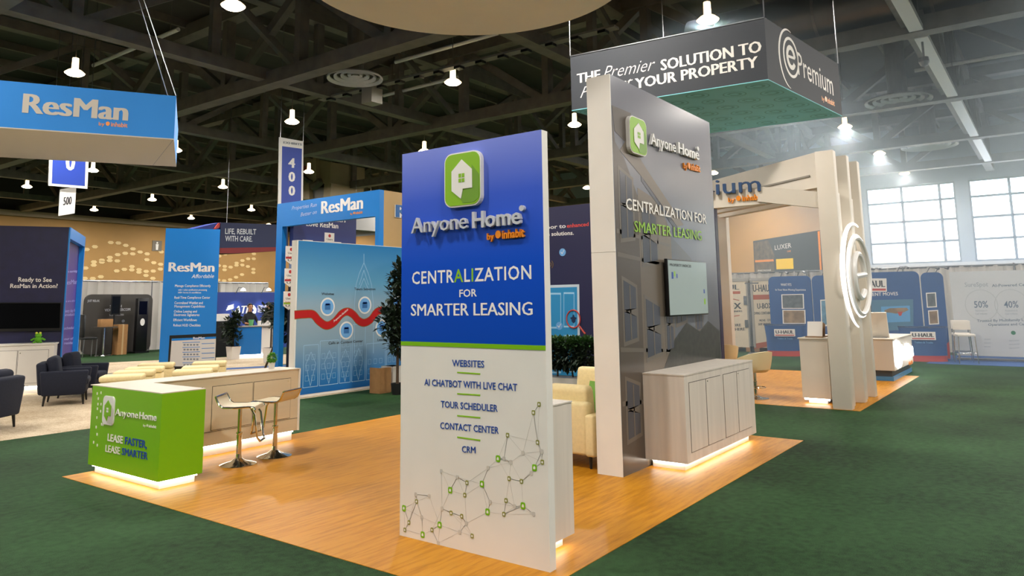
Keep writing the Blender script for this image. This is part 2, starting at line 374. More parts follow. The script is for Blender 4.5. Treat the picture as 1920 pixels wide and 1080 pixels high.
GLASS = glassmat('window_glass', 'F4F8FA', .06); FRAME = mat('window_frame', '5A6268', .5)
for n, (a, b) in enumerate(WIN):
    w = thing('window_%d' % (n+1), 'tall gridded daylight window in the far wall', None, (HX1+.1, (a+b)/2, WZ0), kind='structure')
    f = NB()
    for yy in (a-.04, b+.04): box(f, HX1+.05, HX1+.25, yy-.06, yy+.06, WZ0, WZ1)
    for zz in (WZ0+.05, WZ1-.05): box(f, HX1+.05, HX1+.25, b, a, zz-.06, zz+.06)
    obj('window_frame', f, FRAME, w)
    ys = [a, a-2.05, a-4.15, b]; zs = [WZ0, WZ0+1.33, WZ0+2.65, WZ0+3.9, WZ1]
    for yy in ys[1:-1]: obj('mullion', bx(HX1+.08, HX1+.2, yy-.075, yy+.075, WZ0, WZ1), FRAME, w)
    for zz in zs[1:-1]: obj('transom', bx(HX1+.08, HX1+.2, b, a, zz-.07, zz+.07), FRAME, w)
    for i in range(3):
        for j in range(4): obj('pane', bx(HX1+.13, HX1+.15, ys[i+1]+.075, ys[i]-.075, zs[j]+.07, zs[j+1]-.07), GLASS, w)
    L = bpy.data.lights.new('window_portal', 'AREA'); L.shape = 'RECTANGLE'; L.size = 5; L.size_y = 5; L.cycles.is_portal = True
    lo = bpy.data.objects.new('window_portal', L); COL.objects.link(lo); lo.location = (HX1+.45, (a+b)/2, (WZ0+WZ1)/2); lo.rotation_euler = (0, math.radians(90), 0)
    lo.rotation_euler = Vector((-1, 0, 0)).to_track_quat('-Z', 'Y').to_euler()
# buildings across the street, pale in full daylight
def street_block(x, y0, y1, h, m, label, rows, cols, win):
    t = thing('office_building', label, 'building', (x+5, (y0+y1)/2, 0)); obj('facade', bx(x, x+10, y0, y1, 0, h), m, t)
    for i in range(cols):
        for j in range(rows):
            yy = y0+(i+.5)*(y1-y0)/cols; zz = (j+.6)*h/rows
            obj('window', bx(x-.06, x+.1, yy-.55, yy+.55, zz-.6, zz+.6), win, t)
    obj('parapet', bx(x-.3, x+10, y0, y1, h, h+.5), m, t)
tag(obj('street_ground', bx(HX1+.5, 120, -60, 60, -.4, -.1), mat('pavement', 'A8A49C', .9)), 'pale pavement outside the windows', kind='structure')
street_block(84, 2, 22, 9.5, mat('white_render', 'F2F0EA', .8), 'white office building outside the left window', 4, 8, mat('blueish_glass', 'B8C6D0', .3))
street_block(88, -26, 0.5, 16, mat('cream_render', 'EFE6CC', .8), 'cream office building outside the right window', 6, 9, mat('pale_glass', 'C6CED4', .3))
street_block(70, 7, 15, 4.2, mat('yellow_render', 'F2DE9C', .8), 'low yellow building outside the left window', 1, 3, mat('pale_glass2', 'D0D4D8', .3))

# roof steel
def truss(name, p0, p1, z0, z1, w, step, label, mirror=1):
    p0 = Vector((*p0, 0)); p1 = Vector((*p1, 0)); d = p1-p0; L = d.length; d.normalize(); up = Vector((0, 0, 1))
    t = thing(name, label, None, (*p0.xy, z0), kind='structure')
    obj('bottom_chord', bar(NB(), p0+up*z0, p1+up*z0, w, w*.9), DARKST, t); obj('top_chord', bar(NB(), p0+up*z1, p1+up*z1, w, w*.9), DARKST, t)
    n = int(L/step)
    for i in range(n):
        a = p0+d*(i*step); b = p0+d*((i+1)*step)
        if i: obj('post', bar(NB(), a+up*z0, a+up*z1, w*.55, w*.7), DARKST, t)
        q0, q1 = (a+up*z1, b+up*z0) if i % 2 == 0 else (a+up*z0, b+up*z1)
        obj('diagonal', bar(NB(), q0, q1, w*.5, w*.6), DARKST, t)
for i, X in enumerate((6.2, 14.3, 22.4, 31.0, 39.5, 47.5)):
    truss('roof_truss', (X, HY0), (X, HY1), 9.15, 12.0, .5, 4.1, ['roof truss passing overhead in front of the round sign', 'roof truss crossing behind the round hanging sign', 'roof truss crossing above the blue tower', 'roof truss beyond the dark hanging sign', 'second last roof truss before the window wall', 'last roof truss before the window wall'][i])
for i, Y in enumerate((-6.4, 2.6, 11.6, 20.5, 29.5, 38.5, 47.5, 56.5)):
    truss('roof_girder', (HX0, Y), (HX1, Y), 9.3, 11.9, .42, 4.05, 'lighter girder running lengthwise under the roof, %s of eight from the right wall' % ['first', 'second', 'third', 'fourth', 'fifth', 'sixth', 'seventh', 'eighth'][i])
for i in range(30):
    Y = HY0+1.2+i*2.55
    tag(obj('purlin', bx(HX0, HX1, Y-.06, Y+.06, 12.1, 12.4), DARKST), 'thin dark purlin under the roof deck', group='roof purlins', kind='structure')

# high bay lamps, a real light in each
GLOWC = mat('lamp_glow', 'FFE9BE', .4, emit=26); GLOWR = mat('lamp_reflector', 'FFDFA8', .4, emit=5)
LMESH = None
def make_lamp():
    t = thing("high_bay_lamp", "glowing high bay lamp", "lamp")
    obj('stem', tube(NB(), [(0, 0, .45), (0, 0, 3.41)], .015, 6), DARKST, t, True)
    obj('ballast', lathe(NB(), [(.03, .5), (.09, .48), (.1, .12), (.12, .1)], 14), GLOWR, t, True, True)
    obj('saucer', lathe(NB(), [(.12, .12), (.2, .08), (.29, 0), (.27, -.02)], 20), GLOWR, t, True, True)
    obj('diffuser', lathe(NB(), [(.27, -.02), (.2, -.07), (.08, -.09), (0, -.095)], 20), GLOWC, t, True, True)
    L = bpy.data.lights.new('lamp_light', 'AREA'); L.shape = 'DISK'; L.size = .55; L.energy = LAMP_W; L.color = (1, .955, .90)
    lo = bpy.data.objects.new('lamp_light', L); COL.objects.link(lo); lo.parent = t; lo.location = (0, 0, -.11)
    return t
lamp0 = make_lamp()
XS = [-6.1, 1.8, 9.75, 17.9, 25.6, 33.4, 41.0, 48.7]; YS = [-10.3, -1.8, 6.7, 15.5, 24.0, 32.7, 41.0, 49.5, 58.0]
first = True; LAMPS = []
for i, X in enumerate(XS):
    for j, Y in enumerate(YS):
        o = lamp0 if first else copy_tree(lamp0); first = False
        o.location = (X, Y, 9.0)
        LAMPS.append((o, RW.T @ (np.array([X, Y, 9.])-CP)))
        o['group'] = 'high bay lamps'
MARKS = [('the blue hanging sign', 165, 230), ('the tall 400 aisle sign', 547, 310), ('the round overhead sign', 870, 30), ('the blue and white info tower', 890, 270), ('the dark hanging sign', 1300, 140), ('the grey graphic wall', 1230, 200), ('the ribbed portal', 1560, 300), ('the daylight windows', 1780, 350), ('the navy banner', 465, 430), ('the bright blue tower', 360, 430), ('the navy tower', 75, 430), ('the blue arch', 615, 370), ('the white 500 sign', 127, 380)]
seen = {}
for o, q in LAMPS:
    x, y = (cc[0]+ff*q[0]/q[2], cc[1]+ff*q[1]/q[2]) if q[2] > .1 else (-1, -1)
    if not (0 <= x <= 1920 and 0 <= y <= 1080): o['label'] = 'high bay lamp above the hall outside the picture'; o['group'] = 'high bay lamps out of view'; continue
    nm, mx, my = min(MARKS, key=lambda m: math.hypot(m[1]-x, m[2]-y)); dx, dy = x-mx, y-my
    w = ('above' if dy < 0 else 'below') if abs(dy) > abs(dx) else ('left of' if dx < 0 else 'right of')
    seen.setdefault('%s %s' % (w, nm), []).append((math.hypot(dx, dy), o))
for k, L_ in seen.items():
    L_.sort(key=lambda t: t[0])
    for n, (_, o) in enumerate(L_): o['label'] = 'glowing high bay lamp %s%s' % (k, '' if len(L_) == 1 else ', %s to it' % ['nearest', 'second nearest', 'third nearest', 'fourth nearest', 'fifth nearest', 'sixth nearest', 'seventh nearest', 'eighth nearest'][n])
# round air diffusers
def diffuser(X, Y, z, r, label):
    t = thing('air_diffuser', label, 'air vent', (X, Y, z), group='round ceiling air diffusers')
    for k in range(4):
        rr = r*(1-.24*k); obj('ring', lathe(NB(), [(rr, .04*k+.02), (rr-.01, .04*k-.03), (rr-.11*r, .04*k+.05), (rr-.1*r, .04*k+.09)], 32, (X, Y, z), False), DIFM, t, smooth=True)
    for k in range(4): a = math.pi/2*k; obj('spoke', bar(NB(), (X+.1*math.cos(a), Y+.1*math.sin(a), z+.16), (X+.97*r*math.cos(a), Y+.97*r*math.sin(a), z+.1), .03, .03), DARKST, t)
    obj('neck', lathe(NB(), [(r*.3, .16), (r*.3, 3.39)], 20, (X, Y, z)), DARKST, t)
DIFM = mat('diffuser_metal', 'C4C4C0', .4, noise=.05)
diffuser(15.6, 17.7, 9.0, .9, 'round ringed air diffuser above the mural wall'); diffuser(30.2, 4.15, 9.0, 1.15, 'nearer round ringed air diffuser beyond the dark hanging sign'); diffuser(40.5, 4.4, 9.0, 1.25, 'farther round ringed air diffuser near the windows')
# straight white light troughs along the right side
TROUGH = mat('white_trough', 'D8D8D4', .35)
for i, (a, b) in enumerate(((19.0, 22.1), (22.8, 30.5), (31.4, 39.0), (39.9, 47.0))):
    t = thing('white_trough', 'straight white overhead trough, %s section from the front' % ['first', 'second', 'third', 'fourth'][i], 'trough', ((a+b)/2, 2.45, 8.94), group='white overhead troughs')
    obj('channel', bx(a, b, 2.28-.02*i, 2.62-.02*i, 8.94, 9.1), TROUGH, t)
    for xx in (a+.6, b-.6): obj('hanger', tube(NB(), [(xx, 2.3, 9.08), (xx, 2.3, 12.42)], .012, 5), DARKST, t)
# round ducts and tray
t = thing('air_duct', 'large round silver duct above the dark hanging sign', 'duct', (22.5, 2, 10)); obj('pipe', tube(NB(), [(22.6, -12, 10.2), (22.6, 9, 10.2)], .75, 20), mat('duct_metal', '5A5650', .35, metal=.7, noise=.1, scale=2), t, smooth=True)
for k in range(7): obj('seam_band', tube(NB(), [(22.6, -10+k*3, 10.2), (22.6, -9.92+k*3, 10.2)], .78, 20), DARKST, t)
t = thing('cable_tray', 'perforated cable tray hung across behind the round sign', 'cable tray', (16.7, 9.5, 9)); obj('rail', bar(NB(), (17.2, 9, 9.15), (16.9, 21, 9.15), .3, .06), mat('tray_metal', '6E6A62', .5), t)
for k in range(14):
    yy = 9.4+k*.85; obj('junction_block', bx(17.05-.02*k, 17.29-.02*k, yy-.12, yy+.12, 9.04, 9.14), BLACK, t)
obj('control_box', bx(16.7, 17.2, 18.1, 18.6, 8.55, 9.13), mat('box_grey', '8C887C', .5), t)
tag(obj('dome_camera', lathe(NB(), [(.03, .64), (.03, .2), (.12, .18), (.14, .05), (.09, -.06), (0, -.1)], 12, (23.2, 2.45, 8.3)), STEEL), 'small dome camera hanging beside the white trough', 'camera')
for (x0, y0, z, L_, w_) in ((18.2, 13.5, 10.4, 5, 'above the info tower'), (26.5, 1.0, 10.3, 6, 'right of the dark hanging sign'), (30.0, -1.5, 10.0, 5, 'at the upper right beside the white trough'), (12.2, 22.5, 10.8, 6, 'above the blue hanging sign'), (20.5, 17.5, 10.2, 4, 'left of the round silver duct'), (26, 20, 10.2, 5, 'behind the tall graphic wall'), (34, 7.5, 9.9, 4, 'above the ribbed portal')):
    t = thing('conduit_pipe', 'short pale conduit pipe among the trusses ' + w_, 'pipe', (x0, y0+L_/2, z), group='ceiling conduit pipes')
    obj('pipe', tube(NB(), [(x0, y0, z), (x0, y0+L_, z)], .07, 8), TROUGH, t)
    for yy in (y0+.5, y0+L_-.5): obj('hanger', tube(NB(), [(x0, yy, z), (x0, yy, 12.42)], .012, 5), DARKST, t)

# scattering volume added to imitate lens glare and lift the dark ceiling
hz = bpy.data.materials.new('window_haze'); hz.use_nodes = True; hn = hz.node_tree; hn.nodes.clear()
ho = hn.nodes.new('ShaderNodeOutputMaterial'); hv = hn.nodes.new('ShaderNodeVolumeScatter'); hv.inputs['Color'].default_value = (.70, .88, 1, 1); hv.inputs['Density'].default_value = .019; hv.inputs['Anisotropy'].default_value = .3
hn.links.new(hv.outputs[0], ho.inputs['Volume'])
HZ_ = tag(obj('haze', bx(16.5, HX1-.6, HY0+.1, 9.0, .05, HZ-.5), hz), 'pale bluish veil added before the windows to imitate lens glare', 'haze', kind='stuff')

# ================================================================== near booth
G0 = .004
DARKGAP = mat('dark_reveal', '3A342C', .8)
def pxplate(name, F, pts, m, parent, d=.002, d0=0.): return plate(name, F, [F.uv(*p) for p in pts], m, parent, d, d0)
def door(F, a0, a1, b0, b1, parent, m, knob=None, name='door'):
    """cabinet door standing in a thin dark reveal"""
    d = plate(name, F, [(a0+.006, b0+.006), (a1-.006, b0+.006), (a1-.006, b1-.006), (a0+.006, b1-.006)], m, parent, .006)
    plate('reveal', F, [(a0, b0), (a1, b0), (a1, b1), (a0, b1)], DARKGAP, d, .0015)
    if knob: obj('lock', prism(NB(), F, circ(knob[0], knob[1], .009, 10), .006, .01), CHROME, d)
    return d
# --- information tower
tw = thing('info_tower', 'tall blue and white display tower listing websites and tour scheduler', 'display tower', (4.35, 3.59, G0))
obj('panel_body', bx(4.312, 4.386, 2.89, 4.29, G0, 3.02), WHITE, tw)
FT_ = fX(4.312)
BLUEG = gradmat('tower_blue_gradient', (0, 0, 1), [(1.48, '0444B0'), (2.1, '0A4CC4'), (2.6, '3A5CCC'), (3.02, '7A88DA')], .32, .35)  # blue grows paler towards the top
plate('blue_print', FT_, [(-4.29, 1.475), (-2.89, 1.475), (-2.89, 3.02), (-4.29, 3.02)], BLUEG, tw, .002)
plate('lime_stripe', FT_, [(-4.29, 1.455), (-2.89, 1.455), (-2.89, 1.487), (-4.29, 1.487)], GREEN, tw, .003)
hb = FT_.uv(873, 337)
house_badge(FT_, hb[0], hb[1], .365, .425, tw, depth=.04)
GREYL = mat('silver_letter', 'C4C6CC', .3)
text('Anyone', FT_, (777, 438.3), (881, 428.5), 28, GREYL, tw, .03, .0, lift=.01)
text('Home', FT_, (891, 428), (982, 419.6), 29, GREYL, tw, .03, .018, lift=.01)
q = FT_.uv(982, 391); obj('trademark_dot', prism(NB(), FT_, circ(q[0], q[1], .022, 12), .002, .03), GREYL, tw)
inhabit(FT_, (916, 450), (985.5, 444), 15, tw, ext=.02)
text('CENTRALIZATION', FT_, (773, 532.8), (996.6, 522.7), 22.5, [LETW, LIME], tw, mats=[1 if i in (5, 7) else 0 for i in range(14)], bold=.012, space=1.1)
text('FOR', FT_, (861.7, 557), (894.4, 555.5), 13.5, LETW, tw)
text('SMARTER LEASING', FT_, (771, 592), (999.3, 590.7), 21.5, LETW, tw)
for s, a, b in (('WEBSITES', (848.1, 686.5), (908.3, 689)), ('AI CHATBOT WITH LIVE CHAT', (796, 722.4), (970.2, 733)), ('TOUR SCHEDULER', (826.9, 763.5), (933.6, 772)), ('CONTACT CENTER', (825.7, 803.5), (935.6, 813.5)), ('CRM', (866.4, 848), (892, 849.8))):
    text(s, FT_, a, b, 12, BLUEINK, tw, .001, .012)
def z2(x, y): return (730+x/2.456, 640+y/2.456)
for y0, y1 in ((143, 150), (241, 248), (342, 352), (441, 456)):
    a = FT_.uv(*z2(313, y0)); b = FT_.uv(*z2(419, y1)); plate('divider', FT_, [(a[0], a[1]-.005), (b[0], b[1]-.005), (b[0], b[1]+.005), (a[0], a[1]+.005)], LIME, tw, .002)
GLINE = mat('pale_grey_ink', 'CEC9C0', .5); GLINE2 = mat('faint_badge_ink', 'C6C0B6', .5); BROWNI = mat('olive_ink', '8A8A3C', .5)
big = [(501, 540), (669, 582), (427, 657), (281, 685), (616, 757), (453, 785), (68, 768), (232, 845), (154, 890)]
med = [(690, 290), (664, 328), (545, 432), (683, 465), (705, 556), (552, 632), (609, 645), (538, 733), (528, 796), (358, 651), (348, 708), (285, 790), (334, 805), (126, 737), (91, 834), (72, 868), (197, 868), (382, 896)]
fnt = [(528, 540), (655, 607), (240, 597), (313, 625), (122, 704), (184, 712), (243, 770), (465, 740), (577, 760), (665, 795), (355, 838), (703, 507), (615, 514), (560, 556), (455, 583), (150, 810), (325, 878), (225, 928)]
nodes = []
for lst, s, m in ((big, .045, GREEN), (med, .032, BROWNI), (fnt, .028, GLINE2)):
    for p in lst:
        u, v = FT_.uv(*z2(*p)); nodes.append((u, v))
        i = obj('network_icon', prism(NB(), FT_, rrect(u-s*.42, u+s*.42, v-s/2, v+s/2, s*.2, 2), .001, .003), m, tw)
        if m is not GLINE2: plate('icon_house', FT_, [(u-s*.2, v-s*.22), (u+s*.2, v-s*.22), (u+s*.2, v+s*.08), (u, v+s*.28), (u-s*.2, v+s*.08)], PAPER, i, .001, .003)
for i, a in enumerate(nodes):
    ds = sorted((math.hypot(a[0]-b[0], a[1]-b[1]), j) for j, b in enumerate(nodes) if j != i)
    for dd, j in ds[:2] + ds[4:5]:
        if dd > .32: continue
        b = nodes[j]; nx, ny = -(b[1]-a[1])/dd*.0011, (b[0]-a[0])/dd*.0011
        plate('network_line', FT_, [(a[0]-nx, a[1]-ny), (b[0]-nx, b[1]-ny), (b[0]+nx, b[1]+ny), (a[0]+nx, a[1]+ny)], GLINE, tw, .0006, .0004)
# --- cabinet behind the tower
LAM = mat('grey_ash_laminate', 'CFC6BA', .42, noise=.09, scale=1, stretch=(14, 14, .7))
sc_ = thing('storage_cabinet', 'small grey white cabinet tucked behind the blue tower', 'cabinet', (4.63, 3.4, G0))
obj('body', bx(4.387, 4.885, 3.05, 4.1, .085, 1.03), LAM, sc_); obj('plinth', bx(4.40, 4.83, 3.12, 4.05, G0, .085), WHITE, sc_)
obj('led_strip', bx(4.40, 4.845, 3.095, 3.11, .068, .083), LED, sc_)
obj('worktop', bx(4.387, 4.89, 3.045, 4.1, 1.03, 1.04), LAM, sc_)
# --- lime green counter
gc = thing('lime_counter', 'lime green reception counter with white top on a lit plinth', 'counter', (4.18, 7.97, G0))
obj('body', bx(3.95, 4.418, 7.232, 8.70, .088, .925), GREEN, gc)
obj('worktop', bx(3.95, 4.418, 7.232, 8.75, .925, .935), TOPL, gc)
obj('plinth', bx(4.0, 4.37, 7.29, 8.64, G0, .088), WHITE, gc)
obj('led_strip', bx(3.978, 3.993, 7.27, 8.66, .07, .086), LED, gc); obj('led_strip', bx(3.978, 4.38, 7.262, 7.277, .07, .086), LED, gc)
FG = fX(3.95)
b0 = FG.uv(204.5, 769.5); house_badge(FG, b0[0], b0[1], .255, .3, gc, face=PAPER, mark=GREEN, depth=.008, rim=PAPER, shadow=GLINE2)
text('Anyone', FG, (217, 778.5), (259, 784.3), 12.5, LETW, gc, .006, .0); text('Home', FG, (262, 784.8), (294, 789), 12.5, LETW, gc, .006, .014)
inhabit(FG, (269, 799.5), (293.5, 803), 5, gc, LETW, .002)
text('LEASE FASTER,', FG, (202, 826), (275.6, 840.5), 13, [LETW, BLUEINK], gc, .002, .02, mats=[0]*6+[1]*7)
text('LEASE SMARTER', FG, (198, 846.7), (277, 862), 13, [LETW, BLUEINK], gc, .002, .02, mats=[0]*6+[1]*7)
for (zx, zy) in ((165, 575), (218, 563), (180, 645), (175, 722), (218, 722), (168, 785), (212, 820), (160, 908), (225, 1000), (245, 1005), (150, 1040), (162, 1140), (115, 1250), (165, 1290)):
    u, v = FG.uv(160+zx/7.385, 660+zy/7.385); plate('dot_icon', FG, rrect(u-.012, u+.012, v-.014, v+.014, .005, 2), LETW, gc, .001)
# --- white counter
wc = thing('white_counter', 'long cream white counter with flush doors behind two chrome stools', 'counter', (5.43, 8.5, G0))
CRLAM = mat('warm_white_laminate', 'D2C3A4', .42, noise=.05, scale=1, stretch=(.8, 12, 12))
obj('body', bx(4.418, 6.42, 8.31, 8.75, .13, .925), CRLAM, wc); obj('worktop', bx(4.418, 6.44, 8.29, 8.75, .925, .935), TOPL, wc)
obj('plinth', bx(4.418, 6.38, 8.37, 8.70, G0, .13), WHITE, wc); obj('led_strip', bx(4.43, 6.38, 8.34, 8.355, .112, .128), LED, wc)
obj('end_panel', bx(6.42, 6.44, 8.29, 8.75, .13, .925), CREAMW, wc)
FC = fY(8.31)
for a0, a1 in ((4.44, 5.04), (5.16, 5.72), (5.73, 6.30)): door(FC, a0, a1, .3, .82, wc, CRLAM, (a1-.05, .78) if a0 == 5.73 else None)
obj('groove', bx(4.42, 6.42, 8.3085, 8.3105, .285, .29), DARKGAP, wc)
# --- topiary on the counter
tp = thing('topiary_plant', 'small round topiary in a white pot on the counter end', 'plant', (6.18, 8.57, .935))
obj('pot', lathe(NB(), [(.036, 0), (.047, .085), (.04, .085), (.036, .07)], 18, (6.18, 8.57, .935)), POTW, tp, smooth=True)
tag(obj('foliage', foliage(NB(), (6.18, 8.57, 1.075), (.055, .055, .06), 420, .032, 0, shell=.7), LEAFB, tp), kind='stuff')
# --- chrome bar stools
def make_stool():
    t = thing('bar_stool', 'x', 'stool')
    obj('base', lathe(NB(), [(.2, 0), (.2, .008), (.17, .02), (.08, .045), (.035, .075), (.03, .12)], 32), CHROME, t, True, True)
    p = obj('pole', lathe(NB(), [(.03, .1), (.03, .34), (.022, .35), (.022, .62), (.05, .625), (.05, .635)], 18), CHROME, t, True, True)
    obj('collar', lathe(NB(), [(.033, .33), (.036, .34), (.033, .36)], 18), CHROME, p, True, True)
    prof = [(.22, .63), (.205, .655), (.15, .662), (0, .655), (-.13, .66), (-.17, .685), (-.2, .74), (-.215, .775)]
    s = NB(); th = .016
    for a, b in zip(prof, prof[1:]):
        va = [s.verts.new((x, y, z)) for (x, z) in (a, b) for y in (-.19, .19)]; vb = [s.verts.new((x, y, z-th)) for (x, z) in (a, b) for y in (-.19, .19)]
        s.faces.new((va[0], va[1], va[3], va[2])); s.faces.new((vb[0], vb[2], vb[3], vb[1]))
        s.faces.new((va[0], va[2], vb[2], vb[0])); s.faces.new((va[1], vb[1], vb[3], va[3]))
        if a is prof[0]: s.faces.new((va[0], vb[0], vb[1], va[1]))
        if b is prof[-1]: s.faces.new((va[2], va[3], vb[3], vb[2]))
    bmesh.ops.remove_doubles(s, verts=s.verts[:], dist=1e-4)
    st = obj('seat', s, mat('stool_white_vinyl', 'CDBD9C', .4), t, True, True)
    for y in (-.193, .193): obj('seat_rail', tube(NB(), [(x, y, z-.008) for x, z in prof], .012, 8), CHROME, st, True, True)
    obj('back_rail', tube(NB(), [(-.215, -.193, .768), (-.215, .193, .768)], .012, 8), CHROME, st, True, True)
    obj('footrest', tube(NB(), [(.15, -.11, .635), (.2, -.12, .56), (.235, -.12, .31), (.26, -.1, .27), (.26, .1, .27), (.235, .12, .31), (.2, .12, .56), (.15, .11, .635)], .012, 8), CHROME, t, True, True)
    return t
s0 = make_stool(); s1 = copy_tree(s0)
s0.location = (5.09, 7.62, G0); s0.rotation_euler.z = math.radians(-50); tag(s0, 'chrome bar stool nearer the lime counter, footrest to the right', group='chrome bar stools')
s1.location = (5.60, 7.66, G0); s1.rotation_euler.z = math.radians(112); tag(s1, 'chrome bar stool farther from the lime counter, back turned this way', group='chrome bar stools')
# --- big graphic wall
gw = thing('graphic_wall', 'tall grey wall printed with apartment houses, white end face towards the aisle', 'display wall', (8.37, 3.88, G0))
PRINTG = gradmat('wall_print_sky', (0, 0, 1), [(0, '57524C'), (1.4, '565658'), (2.4, '626874'), (3.3, '666870'), (4.25, '6E6E78')], .22, .6)
obj('core', bx(6.94, 9.82, 3.74, 4.024, G0, 4.25), CREAMW, gw)
obj('end_cap', bx(6.928, 6.94, 3.732, 4.026, 2.3, 4.25), CREAMW, gw); obj('end_cap', bx(6.928, 6.94, 3.732, 4.026, G0, 2.297), CREAMW, gw)
FW = fY(3.732); obj('print_panel', bx(6.94, 9.82, 3.732, 3.74, G0, 4.25), PRINTG, gw)
FB1 = mat('facade_umber', '544C44', .25); FB2 = mat('facade_tan', '6A6054', .25); FB3 = mat('facade_slate', '5C5F63', .25); FB4 = mat('facade_pale', '666A70', .25); FWN = mat('print_window', '474A52', .2); FWL = mat('print_window_trim', '665F56', .25); FDK = mat('print_foliage', '33332C', .3, noise=.5, scale=14)
def mp(name, pts, m, d0=0.): return plate(name, FW, pts, m, gw, .0012, d0)
mp('print_facade', [(6.95, .02), (7.5, .02), (7.5, 2.95), (7.2, 3.35), (7.0, 3.5), (6.95, 3.85)], FB1)
mp('print_facade', [(7.5, .02), (8.35, .02), (8.35, 2.6), (8.05, 2.95), (7.5, 3.05)], FB2)
mp('print_facade', [(8.35, .02), (8.95, .02), (8.95, 2.3), (8.35, 2.55)], FB3); mp('print_facade', [(8.95, .3), (9.4, .3), (9.4, 2.0), (8.95, 2.15)], FB4)
mp('print_eave', [(7.1, 3.42), (7.6, 3.2), (8.55, 2.68), (8.75, 2.72), (7.75, 3.3), (7.3, 3.6)], FB2, .0014); mp('print_eave', [(6.95, 3.9), (7.4, 3.9), (7.5, 3.45), (7.0, 3.62)], FB1, .0012)
mp('print_eave', [(7.6, 3.14), (8.55, 2.6), (8.55, 2.66), (7.6, 3.2)], FWN, .0016)
for (a, b, c_, d_) in ((7.08, 7.36, 2.45, 3.2), (7.58, 7.95, 2.2, 2.85), (7.08, 7.36, 1.35, 2.0), (7.6, 7.95, 1.15, 1.8), (8.42, 8.7, 1.5, 2.2), (9.02, 9.2, 1.4, 1.95), (7.08, 7.36, .35, .95), (8.12, 8.3, 1.2, 1.8)):
    sl = -.28 if a < 8.4 else -.15; sb_ = .12; q4 = lambda a, b, c, d: [(a, c), (b, c+sb_*(b-a)), (b, d+sl*(b-a)), (a, d)]
    mp('print_window_trim', q4(a-.04, b+.04, c_-.05, d_+.05), FWL, .0012); mp('print_window', q4(a, b, c_, d_), FWN, .0026)
    mp('print_window_bar', q4((a+b)/2-.012, (a+b)/2+.012, c_+.02, d_-.05), FWL, .004); mp('print_window_bar', q4(a, b, (c_+d_)/2-.012, (c_+d_)/2+.012), FWL, .004)
for zz in (.6, 1.15, 2.15, 2.4): mp('print_ledge', [(6.97, zz+.1), (8.3, zz+.02), (8.3, zz+.05), (6.97, zz+.15)], FWL, .0012)
mp('print_shrubs', [(8.0, .02), (9.8, .02), (9.8, 1.35), (9.4, 1.5), (9.1, 1.38), (8.7, 1.5), (8.3, 1.3), (8.0, 1.0)], FDK, .0022)
FWf = fY(3.677); e0 = FWf.uv(1180, 214); e1 = FWf.uv(1181, 284); e2 = FWf.uv(1213.2, 255); house_badge(FW, (e0[0]+e2[0])/2, (e0[1]+e1[1])/2, e2[0]-e0[0], e0[1]-e1[1], gw, depth=.05)
text('Anyone', FW, (1214.5, 271), (1261.5, 286.5), 21, SILVER, gw, .035, .005, lift=.01); text('Home', FW, (1266.5, 288), (1305.5, 301), 20.5, SILVER, gw, .035, .024, lift=.01)
q = FW.uv(1304.5, 279.5); obj('trademark_dot', prism(NB(), FW, circ(q[0], q[1], .03, 12), .002, .035), SILVER, gw)
inhabit(FW, (1280, 315.5), (1310.5, 323), 12, gw, ext=.02)
text('CENTRALIZATION FOR', FW, (1172.8, 392), (1324, 419.8), 20.5, LETW, gw, .001, .012, lift=.008); text('SMARTER LEASING', FW, (1188.3, 434.5), (1314.6, 451), 20.5, LIME, gw, .001, .012, lift=.008)
# --- wall screen
tv = thing('wall_screen', 'flat wall screen with a pale grey page on the grey graphic wall', 'television', (8.7, 3.70, 1.6))
obj('housing', bx(8.06, 9.26, 3.66, 3.70, 1.59, 2.265), BLACK, tv, bevel=.004); obj('wall_mount', bx(8.4, 8.9, 3.70, 3.73, 1.75, 2.1), STEEL, tv)
obj('screen', bx(8.075, 9.245, 3.6585, 3.6605, 1.605, 2.25), mat('pale_screen', '8E9C98', .15, emit=.22), tv)
FS = fY(3.6585)
text('PROPERTY INDICES', FS, (8.12, 2.18), (8.75, 2.18), .03, INK, tv, .0006, px=False)
for a, b, w_, h_, m in ((8.16, 2.03, .05, .08, BLUEINK), (8.23, 2.06, .04, .06, LIME), (8.3, 2.04, .03, .05, BLUEINK), (9.12, 1.72, .05, .07, LIME), (9.12, 1.86, .04, .05, BLUEINK)): plate('screen_block', FS, [(a, b), (a+w_, b), (a+w_, b+h_), (a, b+h_)], m, tv, .0006)
# --- cabinet at the wall
wk = thing('wall_cabinet', 'pale ash cabinet with four doors on a lit plinth against the grey wall', 'cabinet', (8.55, 3.49, G0))
obj('body', bx(7.45, 9.62, 3.252, 3.73, .095, .985), LAM, wk); obj('worktop', bx(7.445, 9.625, 3.247, 3.73, .985, 1.0), LAM, wk)
obj('plinth', bx(7.56, 9.55, 3.33, 3.7, G0, .095), WHITE, wk); obj('led_strip', bx(7.56, 9.55, 3.305, 3.32, .075, .093), LED, wk); obj('led_strip', bx(7.535, 7.55, 3.33, 3.7, .075, .093), LED, wk)
FK = fY(3.252)
for a0, a1, kn in ((7.56, 8.02, None), (8.03, 8.48, (8.07, .88)), (8.56, 9.0, None), (9.01, 9.47, (9.05, .88))): door(FK, a0, a1, .19, .91, wk, LAM, kn)
